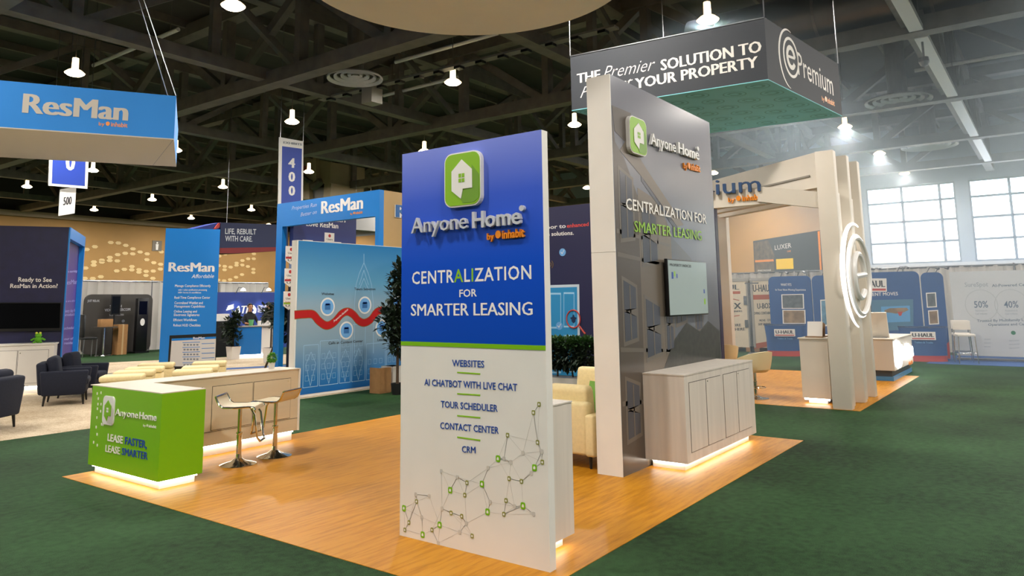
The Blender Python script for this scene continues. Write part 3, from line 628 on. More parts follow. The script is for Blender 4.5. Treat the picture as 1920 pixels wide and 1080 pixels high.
# --- cream lounge seats
def lounge(name, label, loc, rz, w, group):
    """front towards local -y"""
    t = thing(name, label, 'armchair' if w < 1.1 else 'sofa', loc, rz, group)
    h = w/2
    obj('frame', bx(-h+.1, h-.1, -.36, .36, .14, .30), CREAM, t, True, bevel=.02)
    obj('back', bx(-h+.1, h-.1, .24, .40, .14, .69), CREAM, t, True, bevel=.035, seg=3)
    for s in (-1, 1):
        a = sorted((s*h, s*(h-.13))); obj('arm', bx(a[0], a[1], -.40, .40, .13, .57), CREAM, t, True, bevel=.035, seg=3)
    n = 1 if w < 1.1 else 2
    for k in range(n):
        x0 = -h+.14+k*(w-.28)/n; x1 = x0+(w-.28)/n
        obj('seat_cushion', bx(x0+.004, x1-.004, -.39, .22, .30, .45), CREAM, t, True, bevel=.04, seg=3)
        b = bx(x0+.01, x1-.01, .06, .24, .44, .84); bmesh.ops.rotate(b, verts=b.verts[:], cent=(0, .24, .45), matrix=Matrix.Rotation(math.radians(-8), 3, 'X')); obj('back_cushion', b, CREAM, t, True, bevel=.06, seg=3)
    for sx in (-1, 1):
        for sy in (-1, 1): obj('leg', tube(NB(), [(sx*(h-.09), sy*.33, 0), (sx*(h-.1), sy*.32, .15)], [.014, .022], 8), BLACK, t, True)
    return t
lounge('lounge_sofa', 'cream two seat sofa with its back to the blue tower', (7.41, 4.81, G0), math.radians(90), 1.42, 'cream lounge seats')
lounge('lounge_armchair', 'cream armchair facing the cream sofa', (9.05, 5.30, G0), math.radians(-90), .95, 'cream lounge seats')
cu = bx(-.2, .2, -.07, .07, -.2, .2); bmesh.ops.subdivide_edges(cu, edges=cu.edges[:], cuts=4, use_grid_fill=True)
for v in cu.verts:
    r_ = max(abs(v.co.x), abs(v.co.z))/.2; v.co.y *= (1-.85*r_**2); 
bmesh.ops.transform(cu, matrix=Matrix.Translation((7.56, 4.33, .66)) @ Matrix.Rotation(math.radians(75), 4, 'Z') @ Matrix.Rotation(math.radians(14), 4, 'X'), verts=cu.verts[:])
solo('throw_cushion', cu, mat('lime_fabric', '6FA03A', .8, noise=.1, scale=60), 'lime green throw cushion on the cream sofa', 'cushion', smooth=True)
# --- hedge
hg = thing('hedge_planter', 'dense dark hedge with bright tips behind the cream armchair', 'hedge', (12.45, 8.2, 0))
obj('planter', bx(12.3, 12.75, 7.2, 9.4, 0, .3), POTW, hg)
for k in range(6): obj('stem', tube(NB(), [(12.52, 7.4+k*.36, .28), (12.52+rnd.uniform(-.05, .05), 7.4+k*.36+rnd.uniform(-.1, .1), .62)], .02, 6), TRUNK, hg)
fb = NB()
for k in range(6): foliage(fb, (12.5, 7.45+k*.36, .72), (.27, .3, .27), 800, .1, .2)
tag(obj('dark_foliage', fb, LEAFD, hg), kind='stuff')
fb = NB()
for k in range(6): foliage(fb, (12.5, 7.45+k*.36, .96), (.25, .28, .1), 420, .08, .5)
tag(obj('bright_foliage', fb, LEAF, hg), kind='stuff')
# --- round hanging sign overhead
rs = thing('round_hanging_sign', 'huge round cream fabric sign hanging overhead', 'hanging sign', (6.96, 5.8, 6.0))
FAB = mat('cream_stretch_fabric', 'DEDACE', .8, noise=.02, scale=2)
obj('fabric_drum', lathe(NB(), [(2.2, 6.02), (2.24, 6.06), (2.24, 7.3)], 96, (6.96, 5.8, 0)), FAB, rs, smooth=True)
obj('underside', lathe(NB(), [(0, 6.0), (2.2, 6.0), (2.23, 6.03)], 96, (6.96, 5.8, 0)), FAB, rs)
for k in range(4):
    a = math.radians(45+90*k); p = (6.96+2.0*math.cos(a), 5.8+2.0*math.sin(a), 7.3); obj('cable', tube(NB(), [p, (p[0], p[1], 12.42)], .01, 5), BLACK, rs)

# ================================================================== mural zone
mu = thing('mural_wall', 'wide blue mural with a red winding road and city outlines', 'display wall', (11.4, 11.98, 0))
MURG = gradmat('mural_print', (0, 0, 1), [(0, '0A5CA4'), (.35, '2A74AE'), (1.0, '86A2B4'), (1.6, '98AAB4'), (2.2, '5C9ABC'), (3.0, '1272AC')], .45)
obj('frame', bx(9.08, 14.2, 11.9, 12.06, 0, 3.03), WHITE, mu); obj('print_panel', bx(9.11, 14.2, 11.896, 11.9, .05, 3.02), MURG, mu)
FM = fY(11.896)
def ze(x, y): return (530+x/3.27, 430+y/3.27)
def ribbon(F, pts, w, m, parent, d0, name='road'):
    P = [Vector(F.uv(*p)) for p in pts]
    sm = []
    for i in range(len(P)-1):
        p0, p1, p2, p3 = P[max(i-1, 0)], P[i], P[i+1], P[min(i+2, len(P)-1)]
        for k in range(6):
            t = k/6; sm.append(.5*((2*p1)+(-p0+p2)*t+(2*p0-5*p1+4*p2-p3)*t*t+(-p0+3*p1-3*p2+p3)*t**3))
    sm.append(P[-1]); bm = NB(); A = []
    for i, p in enumerate(sm):
        d = (sm[min(i+1, len(sm)-1)]-sm[max(i-1, 0)]).normalized(); n = Vector((-d.y, d.x))*w/2
        A.append([bm.verts.new(F.w(*(p+n), d0)), bm.verts.new(F.w(*(p-n), d0)), bm.verts.new(F.w(*(p+n), d0+.0015)), bm.verts.new(F.w(*(p-n), d0+.0015))])
    for a, b in zip(A, A[1:]): bm.faces.new((a[2], a[3], b[3], b[2])); bm.faces.new((a[0], b[0], b[1], a[1])); bm.faces.new((a[0], a[2], b[2], b[0])); bm.faces.new((a[1], b[1], b[3], a[3]))
    return obj(name, bm, m, parent)
red = [(72, 525), (130, 520), (185, 522), (222, 562), (268, 590), (315, 570), (362, 518), (400, 505), (435, 525), (465, 560), (500, 573), (540, 553), (575, 508), (612, 494)]
blk = [(612, 494), (650, 512), (690, 553), (740, 580), (800, 560), (850, 510)]
EDGE = mat('brass_ink', '8A6A2A', .5); RED = mat('road_red', 'B81414', .5)
for pts, m in ((red, RED), (blk, mat('road_black', '1C1E26', .5))):
    ribbon(FM, [ze(*p) for p in pts], .17, EDGE, mu, .0005, 'road_edge'); ribbon(FM, [ze(*p) for p in pts], .145, m, mu, .002)
text('Prospective Residents', FM, ze(312, 572), ze(400, 496), .05, LETW, mu, .0008, lift=.005)
SKY1 = mat('icon_blue', '6FA8DC', .5); 
for (x, y, s, dy) in ((275, 475, 'Websites', -72), (390, 620, 'Calls at Contact Center', 78), (503, 465, 'Tours Selection', -92), (607, 605, 'Leases', 78), (708, 455, 'Resident Portal', -85)):
    u, v = FM.uv(*ze(x, y)); d = obj('icon_disc', prism(NB(), FM, circ(u, v, .185, 28), .002, .004), PAPER, mu); plate('icon_centre', FM, circ(u, v, .15, 28), SKY1, d, .001, .004)
    for r_ in ((-.07, -.06, .07, .055), (-.055, .03, .055, .07)): plate('icon_mark', FM, [(u+r_[0], v+r_[1]), (u+r_[2], v+r_[1]), (u+r_[2], v+r_[3]), (u+r_[0], v+r_[3])], mat('icon_dark_blue', '3A6EA8', .5) if r_[0] == -.07 else BLUEINK, d, .001, .005)
    v2 = FM.uv(*ze(x, y+dy))[1]; text(s, FM, (u-.02*len(s), v2), (u+.02*len(s), v2), .05, INK, mu, .0006, px=False)
PALE = mat('outline_pale_ink', '9CC0DA', .5)
def outline(pts, w=.012, closed=True):
    n = len(pts)
    bm = NB()
    for i in range(n if closed else n-1):
        a = Vector(pts[i]); b = Vector(pts[(i+1) % n]); d = (b-a)
        if d.length < 1e-4: continue
        d.normalize(); m_ = Vector((-d.y, d.x))*w/2
        prism(bm, FM, [tuple(a-m_), tuple(b-m_), tuple(b+m_), tuple(a+m_)], .0004, .0012)
    obj('city_outline', bm, PALE, mu)
x = 9.3; R2 = random.Random(3)
while x < 12.6:
    w_ = R2.uniform(.28, .6); h_ = R2.uniform(.55, 1.35); outline([(x, .18), (x+w_, .18), (x+w_, h_), (x, h_)])
    for k in range(int((h_-.35)/.2)):
        zz = .3+k*.2
        for q_ in range(2 if w_ < .4 else 3): xx = x+.05+q_*(w_-.06)/(2 if w_ < .4 else 3); outline([(xx, zz), (xx+.08, zz), (xx+.08, zz+.1), (xx, zz+.1)], .006)
    if R2.random() < .5: outline([(x+w_*.5, .2), (x+w_*.5-.12, .62), (x+w_*.5, .85), (x+w_*.5+.12, .62)], .01)
    x += w_+.04
sp = lambda x, y: FM.uv(*ze(x, y))
for sxy in ([(498, 150), (498, 205), (470, 270), (450, 340), (440, 460)], [(498, 205), (525, 270), (545, 340), (556, 460)], [(470, 340), (498, 250), (526, 340)], [(465, 380), (498, 300), (530, 380)], [(440, 460), (440, 760)], [(556, 460), (556, 760)]): outline([sp(*p) for p in sxy], .012, False)
# --- tree, carton and planter in front of the mural
def tree(name, label, x, y, pot, trunk_h, cloud, leaf, m, pm_=POTB, group=None, lean=(0, 0), dens=1., pot_h=.22, pot_r=.13, cat='plant'):
    t = thing(name, label, cat, (x, y, 0), group=group)
    if pot == 'round': obj('pot', lathe(NB(), [(pot_r*.8, .005), (pot_r, pot_h), (pot_r*.9, pot_h), (pot_r*.85, pot_h-.04), (.02, pot_h-.04)], 20, (x, y, 0)), pm_, t, smooth=True)
    else:
        b = NB(); box(b, x-pot_r, x+pot_r, y-pot_r, y+pot_r, .005, pot_h)
        for v in b.verts:
            if v.co.z < .1: v.co.x = x+(v.co.x-x)*.8; v.co.y = y+(v.co.y-y)*.8
        obj('pot', b, pm_, t); obj('soil', bx(x-pot_r*.85, x+pot_r*.85, y-pot_r*.85, y+pot_r*.85, pot_h, pot_h+.008), POTB, t)
    obj('trunk', tube(NB(), [(x, y, pot_h-.02), (x+lean[0]*.4, y+lean[1]*.4, pot_h+trunk_h*.5), (x+lean[0], y+lean[1], pot_h+trunk_h)], [.03, .025, .015], 8), TRUNK, t, smooth=True)
    fb = NB()
    for (dx, dy, z, rx, rz, n) in cloud: foliage(fb, (x+lean[0]+dx, y+lean[1]+dy, z), (rx, rx, rz), int(n*dens), leaf, .3, shell=.2)
    tag(obj('foliage', fb, m, t), kind='stuff'); return t
tree('potted_tree', 'tall dark leafy tree in a black pot at the mural corner', 10.58, 10.62, 'round', 1.6, [(0, 0, 1.0, .22, .25, 260), (-.1, .05, 1.45, .3, .35, 420), (.1, 0, 1.9, .28, .35, 380), (0, 0, 2.3, .18, .3, 220)], .14, LEAFD)
ct = thing('carton', 'brown cardboard carton standing on the green carpet by the mural', 'box', (10.62, 11.12, 0))
obj('body', bx(10.46, 10.76, 10.98, 11.28, 0, .46), CARD, ct)
fl_ = NB(); box(fl_, 10.46, 10.76, 10.978, 10.982, .4, .5); obj('flap', fl_, CARD, ct); obj('flap', bx(10.458, 10.462, 10.98, 11.28, .4, .5), CARD, ct)
pl = thing('square_planter', 'white square planter behind the brown carton', 'planter', (10.98, 11.2, 0)); 
b_ = bx(10.83, 11.13, 11.0, 11.32, 0, .5); obj('body', b_, POTW, pl, bevel=.012); obj('rim', bx(10.82, 11.14, 10.99, 11.33, .46, .5), POTW, pl)

# ================================================================== blue and navy booth behind
UR, NR = Vector((.866, -.5, 0)), Vector((-.5, -.866, 0)); DR = -NR     # this booth stands turned by thirty degrees
SIGNB = mat('sign_blue_fabric', '1E86DC', .6, noise=.02, scale=2); SIGNW = mat('sign_white_fabric', 'C9C2B6', .7)
def rbox(bm, P, w0, w1, d0, d1, z0, z1, u=UR, d=DR):
    """box in the turned frame: w along u, d away from the reader"""
    P = Vector(P); vs = [bm.verts.new((P+u*a+d*b)*1.0+Vector((0, 0, z))) for z in (z0, z1) for a, b in ((w0, d0), (w1, d0), (w1, d1), (w0, d1))]
    for f in ((3, 2, 1, 0), (4, 5, 6, 7), (0, 1, 5, 4), (1, 2, 6, 5), (2, 3, 7, 6), (3, 0, 4, 7)): bm.faces.new([vs[i] for i in f])
    return bm
# --- blue hanging sign
A = Vector((7.41, 13.62, 0)); FH = Frame(A, UR, NR)
zt = FH.uv(330, 180)[1]; zb = FH.uv(326, 262)[1]
hs = thing('square_hanging_sign', 'square blue and white hanging sign at the upper left', 'hanging sign', tuple(A-UR*1.6+DR*1.55+Vector((0, 0, zb))))
obj('fabric_box', rbox(NB(), A, -4.4, 0, 0, 3.1, zb+.02, zt), SIGNB, hs)
obj('underside', rbox(NB(), A, -4.4, 0, 0, 3.1, zb, zb+.02), SIGNW, hs)
FRU = Frame(A+Vector((0, 0, zb)), UR, (0, 0, -1), DR)
plate('seam', FRU, [(-.5, 3.1), (-.02, .02), (-.01, .02), (-.49, 3.1)], GREYINK, hs, .002)
text('ResMan', FH, (41, 211), (240, 226.5), 36, SIGNW, hs, .002, .035, res=3); inhabit(FH, (185, 235), (239, 239), 8, hs, ext=.001)
for (a, b) in ((0, 0), (-4.4, 0), (0, 3.1), (-4.4, 3.1)):
    p = A+UR*a+DR*b+Vector((0, 0, zt)); obj('cable', tube(NB(), [p, A-UR*2.2+DR*1.55+Vector((0, 0, 12.42))], .012, 5), STEEL, hs)
# --- numbered aisle signs
def aisle_sign(label, F, pts_out, pts_in, txts, loc, frame=PAPER, hang=12.42):
    t = thing('aisle_sign', label, 'sign', loc, group='numbered aisle signs')
    o = [F.uv(*p) for p in pts_out]; obj('board', prism(NB(), F, o, -.04, 0), frame, t)
    if pts_in: plate('blue_field', F, [F.uv(*p) for p in pts_in], mat('aisle_blue', '1C3C9C', .5), t, .003)
    for s, a, b, c_, m in txts: text(s, F, a, b, c_, m, t, .001, .04, lift=.005)
    top = max(o, key=lambda q: q[1])[1]; us = [q[0] for q in o]
    for u in (min(us)+.06, max(us)-.06): obj('hanger', tube(NB(), [F.w(u, top-.02, -.02), F.w(u, hang, -.02)], .012, 5), STEEL, t)
F4 = fY(22.0)
aisle_sign('tall blue aisle sign reading 400', F4, [(524, 257), (569, 265), (568, 400), (522, 400)], [(529, 274), (566, 279), (564, 400), (527, 400)],
           [('4', (540, 314), (553, 315), 18, PAPER), ('0', (540.5, 340), (553, 341), 18, PAPER), ('0', (540.5, 366), (553, 367), 18, PAPER), ('EXHIBITS', (531, 269), (566, 273), 4, GREYINK)], tuple(onY(547, 390, 22.0)))
F5 = fY(26.0)
aisle_sign('blue aisle sign showing a zero behind the blue hanging sign', F5, [(93, 280), (167, 286), (164, 354), (91, 348)], [(99, 286), (161, 291), (159, 349), (97, 344)], [('0', (122, 318), (140, 320), 30, PAPER)], tuple(onY(128, 350, 26)))
F6 = Frame(onY(127, 378, 26.3), (.6, .8, 0), (.8, -.6, 0)) if False else fY(26.1)
aisle_sign('white aisle sign reading 500 hanging below the blue one', F6, [(113, 355), (143, 350), (140, 400), (110, 405)], None, [('500', (118, 385), (134, 383), 15, INK)], tuple(onY(127, 400, 26.1)))
# --- beige air handler behind the tall aisle sign
ah = thing('air_handler', 'beige air handling unit hung below the roof behind the tall aisle sign', 'air handler', (30.5, 37, 7.5))
AHM = mat('beige_cladding', '9C8A68', .6, noise=.08, scale=1.5); f3 = fX(29.5)
obj('left_casing', prism(NB(), f3, [f3.uv(*p) for p in ((520, 304), (570, 296), (572, 372), (520, 384))], -2.5, 0), AHM, ah)
obj('main_casing', prism(NB(), f3, [f3.uv(*p) for p in ((570, 295), (600, 300), (627, 305), (626, 345), (612, 345), (600, 340), (588, 338), (578, 330), (570, 325))], -2.5, .3), AHM, ah)
obj('lower_casing', prism(NB(), f3, [f3.uv(*p) for p in ((570, 326), (585, 340), (586, 374), (570, 374))], -2.4, .25), AHM, ah)
obj('lower_casing', prism(NB(), f3, [f3.uv(*p) for p in ((614, 345), (627, 344), (625, 372), (612, 374))], -2.4, .25), AHM, ah)
obj('duct_mouth', prism(NB(), f3, [f3.uv(*p) for p in ((586, 350), (612, 352), (608, 372), (588, 374))], -2.2, 0), mat('grey_duct', '6C6862', .5), ah)
obj('pipe', prism(NB(), f3, [f3.uv(*p) for p in ((601, 293), (606, 294), (607, 345), (601, 344))], .3, .6), AHM, ah)
obj('alarm_panel', prism(NB(), f3, [f3.uv(*p) for p in ((578, 312), (591, 314), (591, 328), (578, 326))], .3, .4), mat('alarm_red', '9C4A3A', .5), ah)
obj('brace', bar(NB(), f3.w(*f3.uv(570, 325), .4), f3.w(*f3.uv(589, 342), .4), .2, .2), DARKST, ah); obj('brace', bar(NB(), f3.w(*f3.uv(612, 340), .4), f3.w(*f3.uv(597, 354), .4), .4, .3), DARKST, ah)
for yy in (32.5, 34.5): obj('hanger', tube(NB(), [(30.5, yy+3, 9), (30.5, yy+3, 12.42)], .03, 6), DARKST, ah)
# --- arch frame
ar = thing('blue_arch', 'bright blue arch with white lettering standing behind the mural', 'display arch', (11.45, 14, 0))
XA = 11.62; FA = fX(XA); yr = -onX(711.7, 355.3, XA).y; yl = -onX(520, 382.5, XA).y; zt = onX(711.7, 355.3, XA).z; ytop = zt
zl = FA.uv(688, 407)[1]
obj('header', bx(XA, XA+.14, -yr, -yl, zl, zt), RESBLUE, ar); obj('post', bx(XA, XA+.14, -yr, -yr+.13, 0, zl), RESBLUE, ar); obj('post', bx(XA, XA+.14, -yl-.24, -yl, 0, zl), RESBLUE, ar)
text('ResMan', FA, (602, 401), (681, 391), 23, PAPER, ar, .002, .035, res=3); text('Properties Run', FA, (547, 394), (594, 387), 7, mat('pale_lilac', 'B8C4E4', .5), ar, .001, .0, .3)
text('Better on', FA, (563.5, 406), (594, 400.5), 7, MATS['pale_lilac'], ar, .001, .0, .3); inhabit(FA, (657, 403), (680, 400), 5, ar, ext=.001)
obj('tan_return', bx(XA+.14, XA+2.7, -yr, -yr+.12, 0, zt), TAN, ar)
FTN = fY(-yr); 
text('ResMan', FTN, (739.5, 408), (850, 414), 24, PAPER, ar, .02, .09, lift=.001); text('ResMan', FTN, (740.5, 407), (849, 413), 23, mat('petrol_blue', '1E5C9A', .4), ar, .012, .035, lift=.022)
# --- navy testimonial wall inside the arch
YN = 15.6
nw = thing('testimonial_wall', 'navy wall with white shield cards seen through the blue arch', 'display wall', (13, YN, 0))
NAVG = gradmat('testimonial_print', (0, 0, 1), [(0, '14141C'), (2.2, '1A1C28'), (2.75, '7C8CAC'), (3.1, '24408C'), (3.6, '16246A'), (4.3, '121C52')], .5)
fN = fY(YN); xr = onY(668, 420, YN).x
obj('board', bx(XA+.16, xr, YN, YN+.15, 0, 4.35), NAVG, nw)
text('Why Our Customers', fN, (560, 411), (648, 417), 8, PAPER, nw, .001); text('Love ResMan', fN, (574, 423.5), (634, 428.5), 10, PAPER, nw, .001, .02)
for i, (x, y) in enumerate(((617, 452), (576, 466), (630, 469), (545, 478), (543, 520), (541, 563))):
    u, v = fN.uv(x, y); w_ = .16
    c_ = obj('shield_card', prism(NB(), fN, [(u-w_, v+.22), (u+w_, v+.22), (u+w_, v-.14), (u, v-.24), (u-w_, v-.14)], .001, .02), PAPER, nw)
    plate('card_badge', fN, circ(u, v+.14, .045, 10), REDINK, c_, .002, .02)
    for k, s in enumerate(('Users', 'Love', 'Us')): text(s, fN, (u-.1, v+.02-k*.09), (u+.1, v+.02-k*.09), .05, INK if k != 1 else REDINK, c_, .001, lift=.021, px=False)
    plate('card_band', fN, [(u-w_, v-.1), (u+w_, v-.1), (u+w_, v-.05), (u-w_, v-.05)], LIME if i == 5 else REDINK, c_, .001, .0205)
# --- bright blue tower with tablet graphic
B = onZ(308, 707); FBT = Frame(B, UR, NR); 
wB = FBT.uv(413, 429)[0]; w0 = FBT.uv(311, 429)[0]; zB = FBT.uv(360, 429)[1]
bt = thing('blue_tower', 'bright blue tower with a big tablet graphic behind the ottomans', 'display tower', tuple(B+UR*.55))
obj('panel_body', rbox(NB(), B, w0, wB, 0, .25, 0, zB), RESBLUE, bt)
text('ResMan', FBT, (315.5, 509), (402, 509.5), 17, PAPER, bt, .002, .035, res=3); text('Affordable', FBT, (359, 521.5), (401, 521), 7, PAPER, bt, .001, .0, .25)
for s, a, b, y, c_ in (('Manage Compliance Efficiently', 328, 395, 538, 4.5), ('with 1-click certification processing', 334, 388, 545, 3.2), ('100+ forms & workflows', 334, 377, 550, 3), ('Real-Time Compliance Center', 327, 394, 560, 4.5), ('Centralized Waitlist and', 327, 380, 570, 4.5), ('Management Capabilities', 327, 384, 576.5, 4.5), ('Online Leasing and', 326, 369, 586, 4.5), ('Electronic Signatures', 326, 374, 592.5, 4.5), ('Efficient Workflows', 325, 369, 602, 4.5), ('Robust HUD Checklists', 325, 376, 612, 4.5)):
    text(s, FBT, (a, y), (b, y), c_, PAPER, bt, .001)
pxp = lambda nm, pts, m, par, d0: pxplate(nm, FBT, pts, m, par, .003, d0)
tb = pxp('tablet', [(318, 629), (406, 625), (404, 692), (314, 693)], BLACK, bt, .001)
pxp('tablet_page', [(322, 635), (405, 631), (403, 687), (318, 687)], mat('page_white', 'CFCBC4', .4), tb, .004); pxp('page_header', [(322, 635), (405, 631), (405, 635), (322, 639)], RESBLUE, tb, .0072)
text('ResMan', FBT, (362, 636), (384, 635), 4, PAPER, tb, .001, .03, lift=.0105)
for y in (642, 651, 660, 669, 680):
    pxp('page_rule', [(342, y), (375, y-1), (375, y), (342, y+1)], RESBLUE, tb, .0072); pxp('page_rule', [(378, y+2), (402, y+1), (402, y+2), (378, y+3)], RESBLUE, tb, .0072)
    for k in range(5): pxp('page_mark', [(344+k*6, y+3), (348+k*6, y+3), (348+k*6, y+6), (344+k*6, y+6)], GREYINK, tb, .0072)
# --- navy portal tower with screen
P0 = onY(131, 426, 17.6); P0.z = 0; FP = Frame(P0, UR, NR); zP = FP.uv(131, 426)[1]
FSD = Frame(P0, DR, UR); dP = FSD.uv(159, 452)[0]
PURP = gradmat('purple_print', (0, 0, 1), [(0, '3A1C7A'), (2.4, '3E1E84'), (3.5, '22205E')], .45); NAVP = mat('navy_hex_print', '18183E', .45, noise=.18, scale=6)
pt = thing('navy_tower', 'dark navy tower with a blue edged purple side above the white cabinet', 'display tower', tuple(P0-UR*.7))
obj('front_panel', rbox(NB(), P0, -1.75, -.1, 0, .1, 0, zP), NAVP, pt); obj('corner_trim', rbox(NB(), P0, -.1, -.012, -.004, .0, 0, zP), NAVP, pt)
obj('side_frame', rbox(NB(), P0, -.1, .015, .0, .06, 0, zP), RESBLUE, pt); obj('side_frame', rbox(NB(), P0, -.1, .015, dP-.1, dP, 0, zP), RESBLUE, pt); obj('side_header', rbox(NB(), P0, -.1, .015, .1, dP, zP-.25, zP+.002), RESBLUE, pt)
obj('side_panel', rbox(NB(), P0, -.2, -.1, .1, dP, 0, zP-.05), PURP, pt); obj('back_panel', rbox(NB(), P0, -1.75, -.1, dP-.1, dP, 0, zP-.1), NAVP, pt); obj('roof_panel', rbox(NB(), P0, -1.75, -.1, .1, dP, zP-.12, zP-.02), NAVP, pt)
text('Ready to See', FP, (34, 528), (97, 528.5), 8, PAPER, pt, .001, .02); text('ResMan in Action?', FP, (19, 540), (108, 540), 8, PAPER, pt, .001, .02)
FSI = Frame(P0-UR*.1, DR, UR)
for s, y, c_ in (('more mornings', 511, 5), ('ResMan', 533, 9), ('we are able to', 566, 4), ('Every day flow', 585, 5.5), ('products."', 592, 5), ('scheduling', 617, 5), ('our office', 637, 5), ('residents."', 645, 5)):
    text(s, FSI, (120, y+1), (145, y-1), c_, mat('lilac_text', '9C9CD8', .5), pt, .001)
st = thing('stand_screen', 'large dark screen on the navy tower above the white cabinet', 'television', tuple(FP.at(58, 640)))
s_ = [FP.uv(*p) for p in ((-14, 567), (116, 567), (114, 620), (-16, 622))]; obj('housing', prism(NB(), FP, s_, .003, .06), BLACK, st); obj('screen', prism(NB(), FP, [(s_[0][0]+.02, s_[0][1]-.02), (s_[1][0]-.02, s_[1][1]-.02), (s_[2][0]-.02, s_[2][1]+.06), (s_[3][0]+.02, s_[3][1]+.06)], .0605, .062), SCREEN, st)
# --- white cabinet under the screen
wq = thing('low_cabinet', 'white two door cabinet under the dark screen', 'cabinet', tuple(P0-UR*.95+NR*.3))
FQ = Frame(P0+NR*.5, UR, NR); qr = FQ.uv(98, 700)[0]; qz = FQ.uv(60, 647)[1]
obj('body', rbox(NB(), P0+NR*.5, qr-1.9, qr, 0, .44, .16, qz), WHITE, wq); obj('worktop', rbox(NB(), P0+NR*.5, qr-1.92, qr+.02, -.02, .46, qz, qz+.03), WHITE, wq)
obj('plinth', rbox(NB(), P0+NR*.5, qr-1.85, qr-.05, .06, .4, 0, .16), WHITE, wq); obj('led_strip', rbox(NB(), P0+NR*.5, qr-1.85, qr-.05, .03, .045, .135, .157), LED, wq)
for k in range(3): door(FQ, qr-.08-.56*(k+1), qr-.08-.56*k-.01, .22, qz-.1, wq, WHITE, (qr-.08-.56*(k+1)+.04, qz-.16))
# --- green plush toy on it
pz = FQ.P + UR*(FQ.uv(68, 640)[0]) + DR*.2; pz.z = qz+.03
ft = thing('plush_toy', 'small green plush toy on the white two door cabinet', 'toy', tuple(pz)); TOY = mat('plush_green', '5CA41E', .9, noise=.15, scale=40)
def ball(c, r, n=12, sy=1., sz=1.):
    bm = NB(); bmesh.ops.create_uvsphere(bm, u_segments=n, v_segments=8, radius=r); bmesh.ops.scale(bm, vec=(1, sy, sz), verts=bm.verts[:]); bmesh.ops.translate(bm, vec=c, verts=bm.verts[:]); return bm
obj('body', ball(pz+Vector((0, 0, .07)), .07), TOY, ft, smooth=True); obj('head', ball(pz+Vector((0, 0, .16)), .065, sz=.8), TOY, ft, smooth=True)
for s in (-1, 1):
    obj('eye', ball(pz+UR*.035*s+NR*.03+Vector((0, 0, .21)), .025), mat('yellow_eye', 'C8D040', .5), ft, smooth=True); obj('arm', tube(NB(), [pz+UR*.06*s+Vector((0, 0, .1)), pz+UR*.13*s+Vector((0, 0, .06))], [.022, .018], 8), TOY, ft, smooth=True); obj('foot', ball(pz+UR*.06*s+NR*.06+Vector((0, 0, .022)), .03, sz=.7), TOY, ft, smooth=True)
# --- navy armchairs
def armchair(label, loc, rz):
    """front towards local -y"""
    t = thing('navy_armchair', label, 'armchair', loc, rz, 'navy armchairs')
    b = bx(-.30, .30, -.34, .30, .20, .34); obj('frame', b, NAVYF, t, True, bevel=.02)
    for s in (-1, 1):
        a = NB(); x0, x1 = sorted((s*.42, s*.31)); box(a, x0, x1, -.38, .40, .18, .62)
        for v in a.verts:
            if v.co.z < .3: v.co.y *= .88; v.co.x *= .96
        obj('arm', a, NAVYF, t, True, bevel=.03, seg=3)
    k = bx(-.31, .31, .26, .42, .20, .78); bmesh.ops.rotate(k, verts=k.verts[:], cent=(0, .3, .2), matrix=Matrix.Rotation(math.radians(-6), 3, 'X')); obj('back', k, NAVYF, t, True, bevel=.04, seg=3)
    obj('seat_cushion', bx(-.305, .305, -.38, .24, .34, .47), NAVYF, t, True, bevel=.045, seg=3)
    k = bx(-.29, .29, .08, .27, .47, .86); bmesh.ops.rotate(k, verts=k.verts[:], cent=(0, .27, .47), matrix=Matrix.Rotation(math.radians(-10), 3, 'X')); obj('back_cushion', k, NAVYF, t, True, bevel=.075, seg=4)
    for sx in (-1, 1):
        for sy in (-1, 1): obj('leg', tube(NB(), [(sx*.34, sy*.32, 0), (sx*.33, sy*.3, .2)], [.016, .026], 8), BLACK, t, True)
    return t
armchair('navy armchair in side view before the white cabinet', (6.40, 15.15, G0), math.radians(62)); armchair('navy armchair behind the one in side view, arm towards the ottomans', (7.10, 16.1, G0), math.radians(50)); armchair('navy armchair cut by the left edge of the picture', (4.28, 12.95, G0), math.radians(215))
# --- cream ottomans
OTL = ['cream cube ottoman, nearest of the row beside the navy armchairs', 'cream cube ottoman, second of the row beside the navy armchairs', 'cream cube ottoman, third of the row beside the navy armchairs', 'cream cube ottoman, farthest and tallest in view beside the navy armchairs', 'cream cube ottoman, nearest of the row before the blue tower', 'cream cube ottoman, middle of the row before the blue tower', 'cream cube ottoman, farthest of the row before the blue tower']
for (x, y), lb in zip(((6.78, 13.8), (7.35, 14.5), (7.85, 15.1), (8.5, 15.85), (8.05, 13.65), (8.6, 14.3), (9.35, 15.2)), OTL):
    t = thing('cube_ottoman', lb, 'ottoman', (x, y, G0), math.radians(-35), 'cream cube ottomans')
    obj('base', bx(-.34, .34, -.24, .24, .03, .44), CREAM, t, True, bevel=.03); obj('cushion', bx(-.35, .35, -.25, .25, .445, .55), CREAM, t, True, bevel=.035, seg=3)
    for sx in (-1, 1):
        for sy in (-1, 1): obj('foot', bx(sx*.22-.02, sx*.22+.02, sy*.17-.02, sy*.17+.02, 0, .03), BLACK, t, True)
